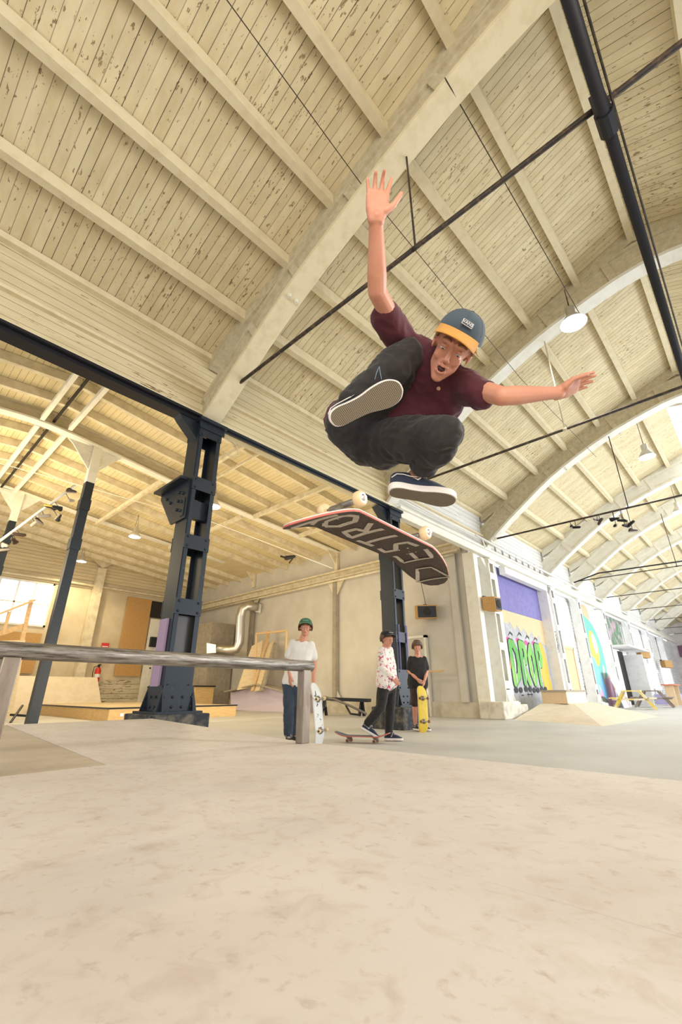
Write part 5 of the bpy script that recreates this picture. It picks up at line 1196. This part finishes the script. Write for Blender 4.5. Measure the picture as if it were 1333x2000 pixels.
# ---------------------------------------------------------------- the three watching boys
def boy(label, J, fwd, face, hs, top, topm, legs, legm, sleeve=.45, hairm='hair_brown', capm=None, short=False, footdirs=None, base=None, hairlong=False, feetL=.30, shoem='blackcloth', toplen=.0, hem=.115, loose=1.0, hands=True):
    T = thing('person', label, 'person', base or (J['A1'][0], J['A1'][1], 0))
    J = {k: V(v_) for k, v_ in J.items()}; fwd = V(fwd).normalized(); parts = []
    sd = (J['S2']-J['S1']).normalized()
    fz = V((0,0,1)); fy = V(face).normalized(); fx = fy.cross(fz).normalized(); fz = fx.cross(fy)
    F = Matrix(((fx.x*hs,fy.x*hs,fz.x*hs,J['HC'].x),(fx.y*hs,fy.y*hs,fz.y*hs,J['HC'].y),(fx.z*hs,fy.z*hs,fz.z*hs,J['HC'].z),(0,0,0,1)))
    mb = MB(); head(mb, F, -.35); NKp = (J['S1']+J['S2'])/2+V((0,0,.03))
    mb.hull([(ax3(F,0,-.02,-.05),.047*hs),(NKp,.055*hs)], 12)
    CHp = (J['S1']+J['S2'])/2-V((0,0,.14)); PEp = (J['H1']+J['H2'])/2
    mb.hull([(J['S1'],.045),(J['S2'],.045),(NKp,.05),(CHp+sd*.07,.09),(CHp-sd*.07,.09)], 12); mb.hull([(CHp,.1),(PEp,.11)], 12)
    for i in '12':
        S_, E_, W_ = J['S'+i], J['E'+i], J['W'+i]
        mb.chain([(S_,.048),(S_.lerp(E_,.5),.044),(E_,.038),(E_.lerp(W_,.3),.038),(W_,.026)], 12)
        sgn = 1 if i == '1' else -1
        hd = (W_-E_).normalized()
        if 'D'+i in J: hd = J['D'+i].normalized()
        pn = (sd*sgn*.6-fwd*.5).normalized()
        hand(mb, W_+hd*.005, hd, pn, .88, (.25,.28,.30,.32), 1 if hd.cross(pn).dot(fwd) > 0 else -1, .06, .3, .5)
        Hh, Kk, Aa = J['H'+i], J['K'+i], J['A'+i]
        mb.chain([(PEp,.09),(Hh,.085),(Kk,.056),(Kk.lerp(Aa,.3),.056),(Aa,.036)], 12)
    body = mb.build('body', M['skin'], None, voxel=.0075, it=3); parts.append(body)
    parts += face_parts(F, None, -.35)
    # top
    mb = MB(); w_ = .03*loose
    mb.hull([(NKp-V((0,0,.035)),.068),(J['S1']-V((0,0,.015)),.058),(J['S2']-V((0,0,.015)),.058),(CHp+sd*.07,.095+w_*.5),(CHp-sd*.07,.095+w_*.5)], 14)
    mb.hull([(CHp+sd*.07,.095+w_*.5),(CHp-sd*.07,.095+w_*.5),(PEp+sd*.07+V((0,0,.06-toplen)),hem+w_),(PEp-sd*.07+V((0,0,.06-toplen)),hem+w_)], 14)
    for i in '12':
        S_, E_, W_ = J['S'+i], J['E'+i], J['W'+i]
        if sleeve <= 1: mb.chain([(S_,.060),(S_.lerp(E_,sleeve),.064),(S_.lerp(E_,sleeve*1.5),.062)], 12)
        else: mb.chain([(S_,.068),(S_.lerp(E_,.5),.062),(E_,.058),(E_.lerp(W_,.5),.05),(E_.lerp(W_,.95),.04)], 12)
    parts.append(mb.build(top, topm, None, voxel=.011, it=4, wrinkle=wr(.006, 8, len(label))))
    mb = MB()
    mb.hull([(J['H1'],.11),(J['H2'],.11),(PEp+V((0,0,.08)),.11)], 12)
    for i in '12':
        Hh, Kk, Aa = J['H'+i], J['K'+i], J['A'+i]
        if short: mb.chain([(Hh,.105),(Hh.lerp(Kk,.5),.095),(Hh.lerp(Kk,.98),.082)], 12)
        else: mb.chain([(Hh,.105),(Hh.lerp(Kk,.5),.090),(Kk,.076),(Kk.lerp(Aa,.5),.070),(Kk.lerp(Aa,.93),.062)], 12)
    parts.append(mb.build(legs, legm, None, voxel=.011, it=4, wrinkle=wr(.009, 8, 5)))
    for i in '12':
        fd = V(footdirs[int(i)-1]).normalized(); A_ = J['A'+i]
        o = V((A_.x, A_.y, A_.z-.10))+fd*.07; o.z = max(o.z, .012)
        up = V(J['U'+i]) if 'U'+i in J else V((0,0,1))
        if 'U'+i in J: o = V(A_)+fd*.07-up.normalized()*.10
        parts.append(shoe('shoe', mat_from(o, fd, up), None, feetL, shoem, 'rubber_white', 'sole', 'rubber_white', detail=True))
    mb = MB()
    if capm:
        for k in range(26):
            a = R(-205)+R(230)*k/25 if False else R(180)+R(180)*k/25
            x, y = .078*math.cos(a), -.012+.092*math.sin(a)
            mb.chain([((x,y,.055),.016),((x*1.12,y*1.05,.015),.015),((x*1.16,y*1.02,-.018+.012*math.sin(k*2.3)),.006)], 6, F)
        for sx in (-1, 1):
            for k in range(4): mb.chain([((sx*.078,.03-.014*k,.05),.012),((sx*.088,.032-.014*k,.02),.010),((sx*.092,.03-.014*k,-.004),.004)], 6, F)
    else:
        mb.hull([((0,-.018,.060),(.084,.098,.078)), ((0,-.03,.02),(.080,.080,.07))], 14, F)
        for k in range(20):
            a = R(25)+R(130)*k/19; x, y = .072*math.cos(a), .0+.085*math.sin(a)
            mb.chain([((x*.6,y*.6,.125),.018),((x*1.03,y*1.02,.085),.016),((x*1.10+.008*math.sin(k*1.7),y*1.08,.047+.01*math.sin(k*2.1)),.006)], 6, F)
        for sx in (-1, 1):
            for k in range(6): mb.chain([((sx*.072,.03-.018*k,.08),.018),((sx*.086,.028-.018*k,.03),.015),((sx*.086,.026-.018*k,-.012),.007)], 6, F)
    parts.append(mb.build('hair', M[hairm], None, voxel=.008, it=1))
    if capm:
        c_, _ = cap(F, None, capm, capm, 0, False, .082); parts.append(c_)
        flat_text('VANS' if False else '~~~', F @ V((0,.101,.088)), -fx if False else (fz.cross(fy)*-1), fz, .05, M['rubber_white'], c_, 'cap_embroidery')
    finish_person(T, parts); return T, F, parts
vw = V((-.7317,-.6816,0))       # towards the camera, level
side = V((.6816,-.7317,0))      # towards the right of the picture
J = dict(HC=(4.773,5.220,1.637), S1=(4.647,5.355,1.412), S2=(4.837,5.150,1.380), E1=(4.621,5.455,1.173), W1=(4.549,5.284,0.923), E2=(4.948,5.178,1.145), W2=(4.872,5.113,0.839),
  H1=(4.626,5.377,0.812), H2=(4.715,5.281,0.811), K1=(4.593,5.339,0.462), K2=(4.747,5.321,0.466), A1=(4.631,5.372,0.131), A2=(4.752,5.388,0.136))
J['D1'] = V((.05,-.02,-1))+vw*.25
boy('boy in white tee, blue trousers and green cap standing behind the rail end', J, vw, vw+side*.05, 1.2, 'tshirt', M['whitecotton'], 'trousers', M['bluetrouser'], .5, 'hair_brown', 'greencap', footdirs=[vw+side*.2, vw+side*.5], loose=.3, hem=.105, toplen=.03)
J = dict(HC=(6.008,4.554,1.510), S1=(5.900,4.596,1.327), S2=(6.147,4.625,1.352), E1=(5.849,4.548,1.056), W1=(5.931,4.416,0.902), E2=(6.219,4.620,1.087), W2=(6.103,4.525,0.884),
  H1=(5.908,4.588,0.776), H2=(6.085,4.589,0.785), K1=(5.789,4.569,0.483), K2=(6.084,4.619,0.430), A1=(5.640,4.729,0.256), A2=(6.062,4.642,0.082))
J['U1'] = V((0,0,1))-side*-.0
J['U1'] = V((.20,-.22,1))
boy('boy in a paint splattered sweatshirt and black cap, one foot on a board', J, side+vw*.3, side*.6+vw, 1.16, 'sweatshirt', M['splat'], 'trousers', M['blackcloth'], 2, 'hair_brown', 'blackcloth', footdirs=[side*.86+vw*.25+V((0,0,-.45)), side+vw*.1], shoem='navy', base=(J['A2'][0],J['A2'][1],0))
J = dict(HC=(8.032,5.316,1.549), S1=(7.931,5.424,1.336), S2=(8.119,5.222,1.336), E1=(7.892,5.465,1.097), W1=(7.838,5.230,0.935), E2=(8.142,5.197,1.096), W2=(7.934,5.127,0.916),
  H1=(7.965,5.388,0.805), H2=(8.049,5.297,0.805), K1=(7.908,5.375,0.493), K2=(7.985,5.293,0.493), A1=(7.940,5.415,0.115), A2=(8.022,5.326,0.115))
J['D1'] = side*.7+V((0,0,-.8)); J['D2'] = side*-.3+V((0,0,-1))
boy('boy in black tee and brown shorts holding a yellow board upright', J, vw, vw+side*-.1, 1.18, 'tshirt', M['blackcloth'], 'shorts', M['brownshort'], .5, 'hair_mid', None, True, footdirs=[vw+side*.4, vw+side*.8])
# their boards
F = mat_from((4.785,4.913,0.407), V((0,0,1))+side*-.10, side*-.85+vw*-.53)
skateboard('skateboard', 'white skateboard with black marks held upright beside the rail post', F, s=1.08, bottom='whitedeck', wheel='wheel', face='wheel', ply='maple_white')
bc = V((5.590,4.783,0.097)); bc.z = .085*1.08
F = mat_from(bc, side*.93+vw*.30, V((0,0,1)))
skateboard('skateboard', 'dark skateboard on the floor under the foot of the boy in black trousers', F, s=1.08, top='bluedeck', bottom='maple_red', wheel='wheel_brown', face='wheel_brown')
F = mat_from((7.756,5.098,0.392), V((0,0,1))+side*.02, side*-.45+vw*-.9)
skateboard('skateboard', 'yellow skateboard standing on its tail in front of the boy in shorts', F, s=1.06, bottom='yellowdeck', wheel='wheel_brown', face='wheel_brown', ply='maple_white')
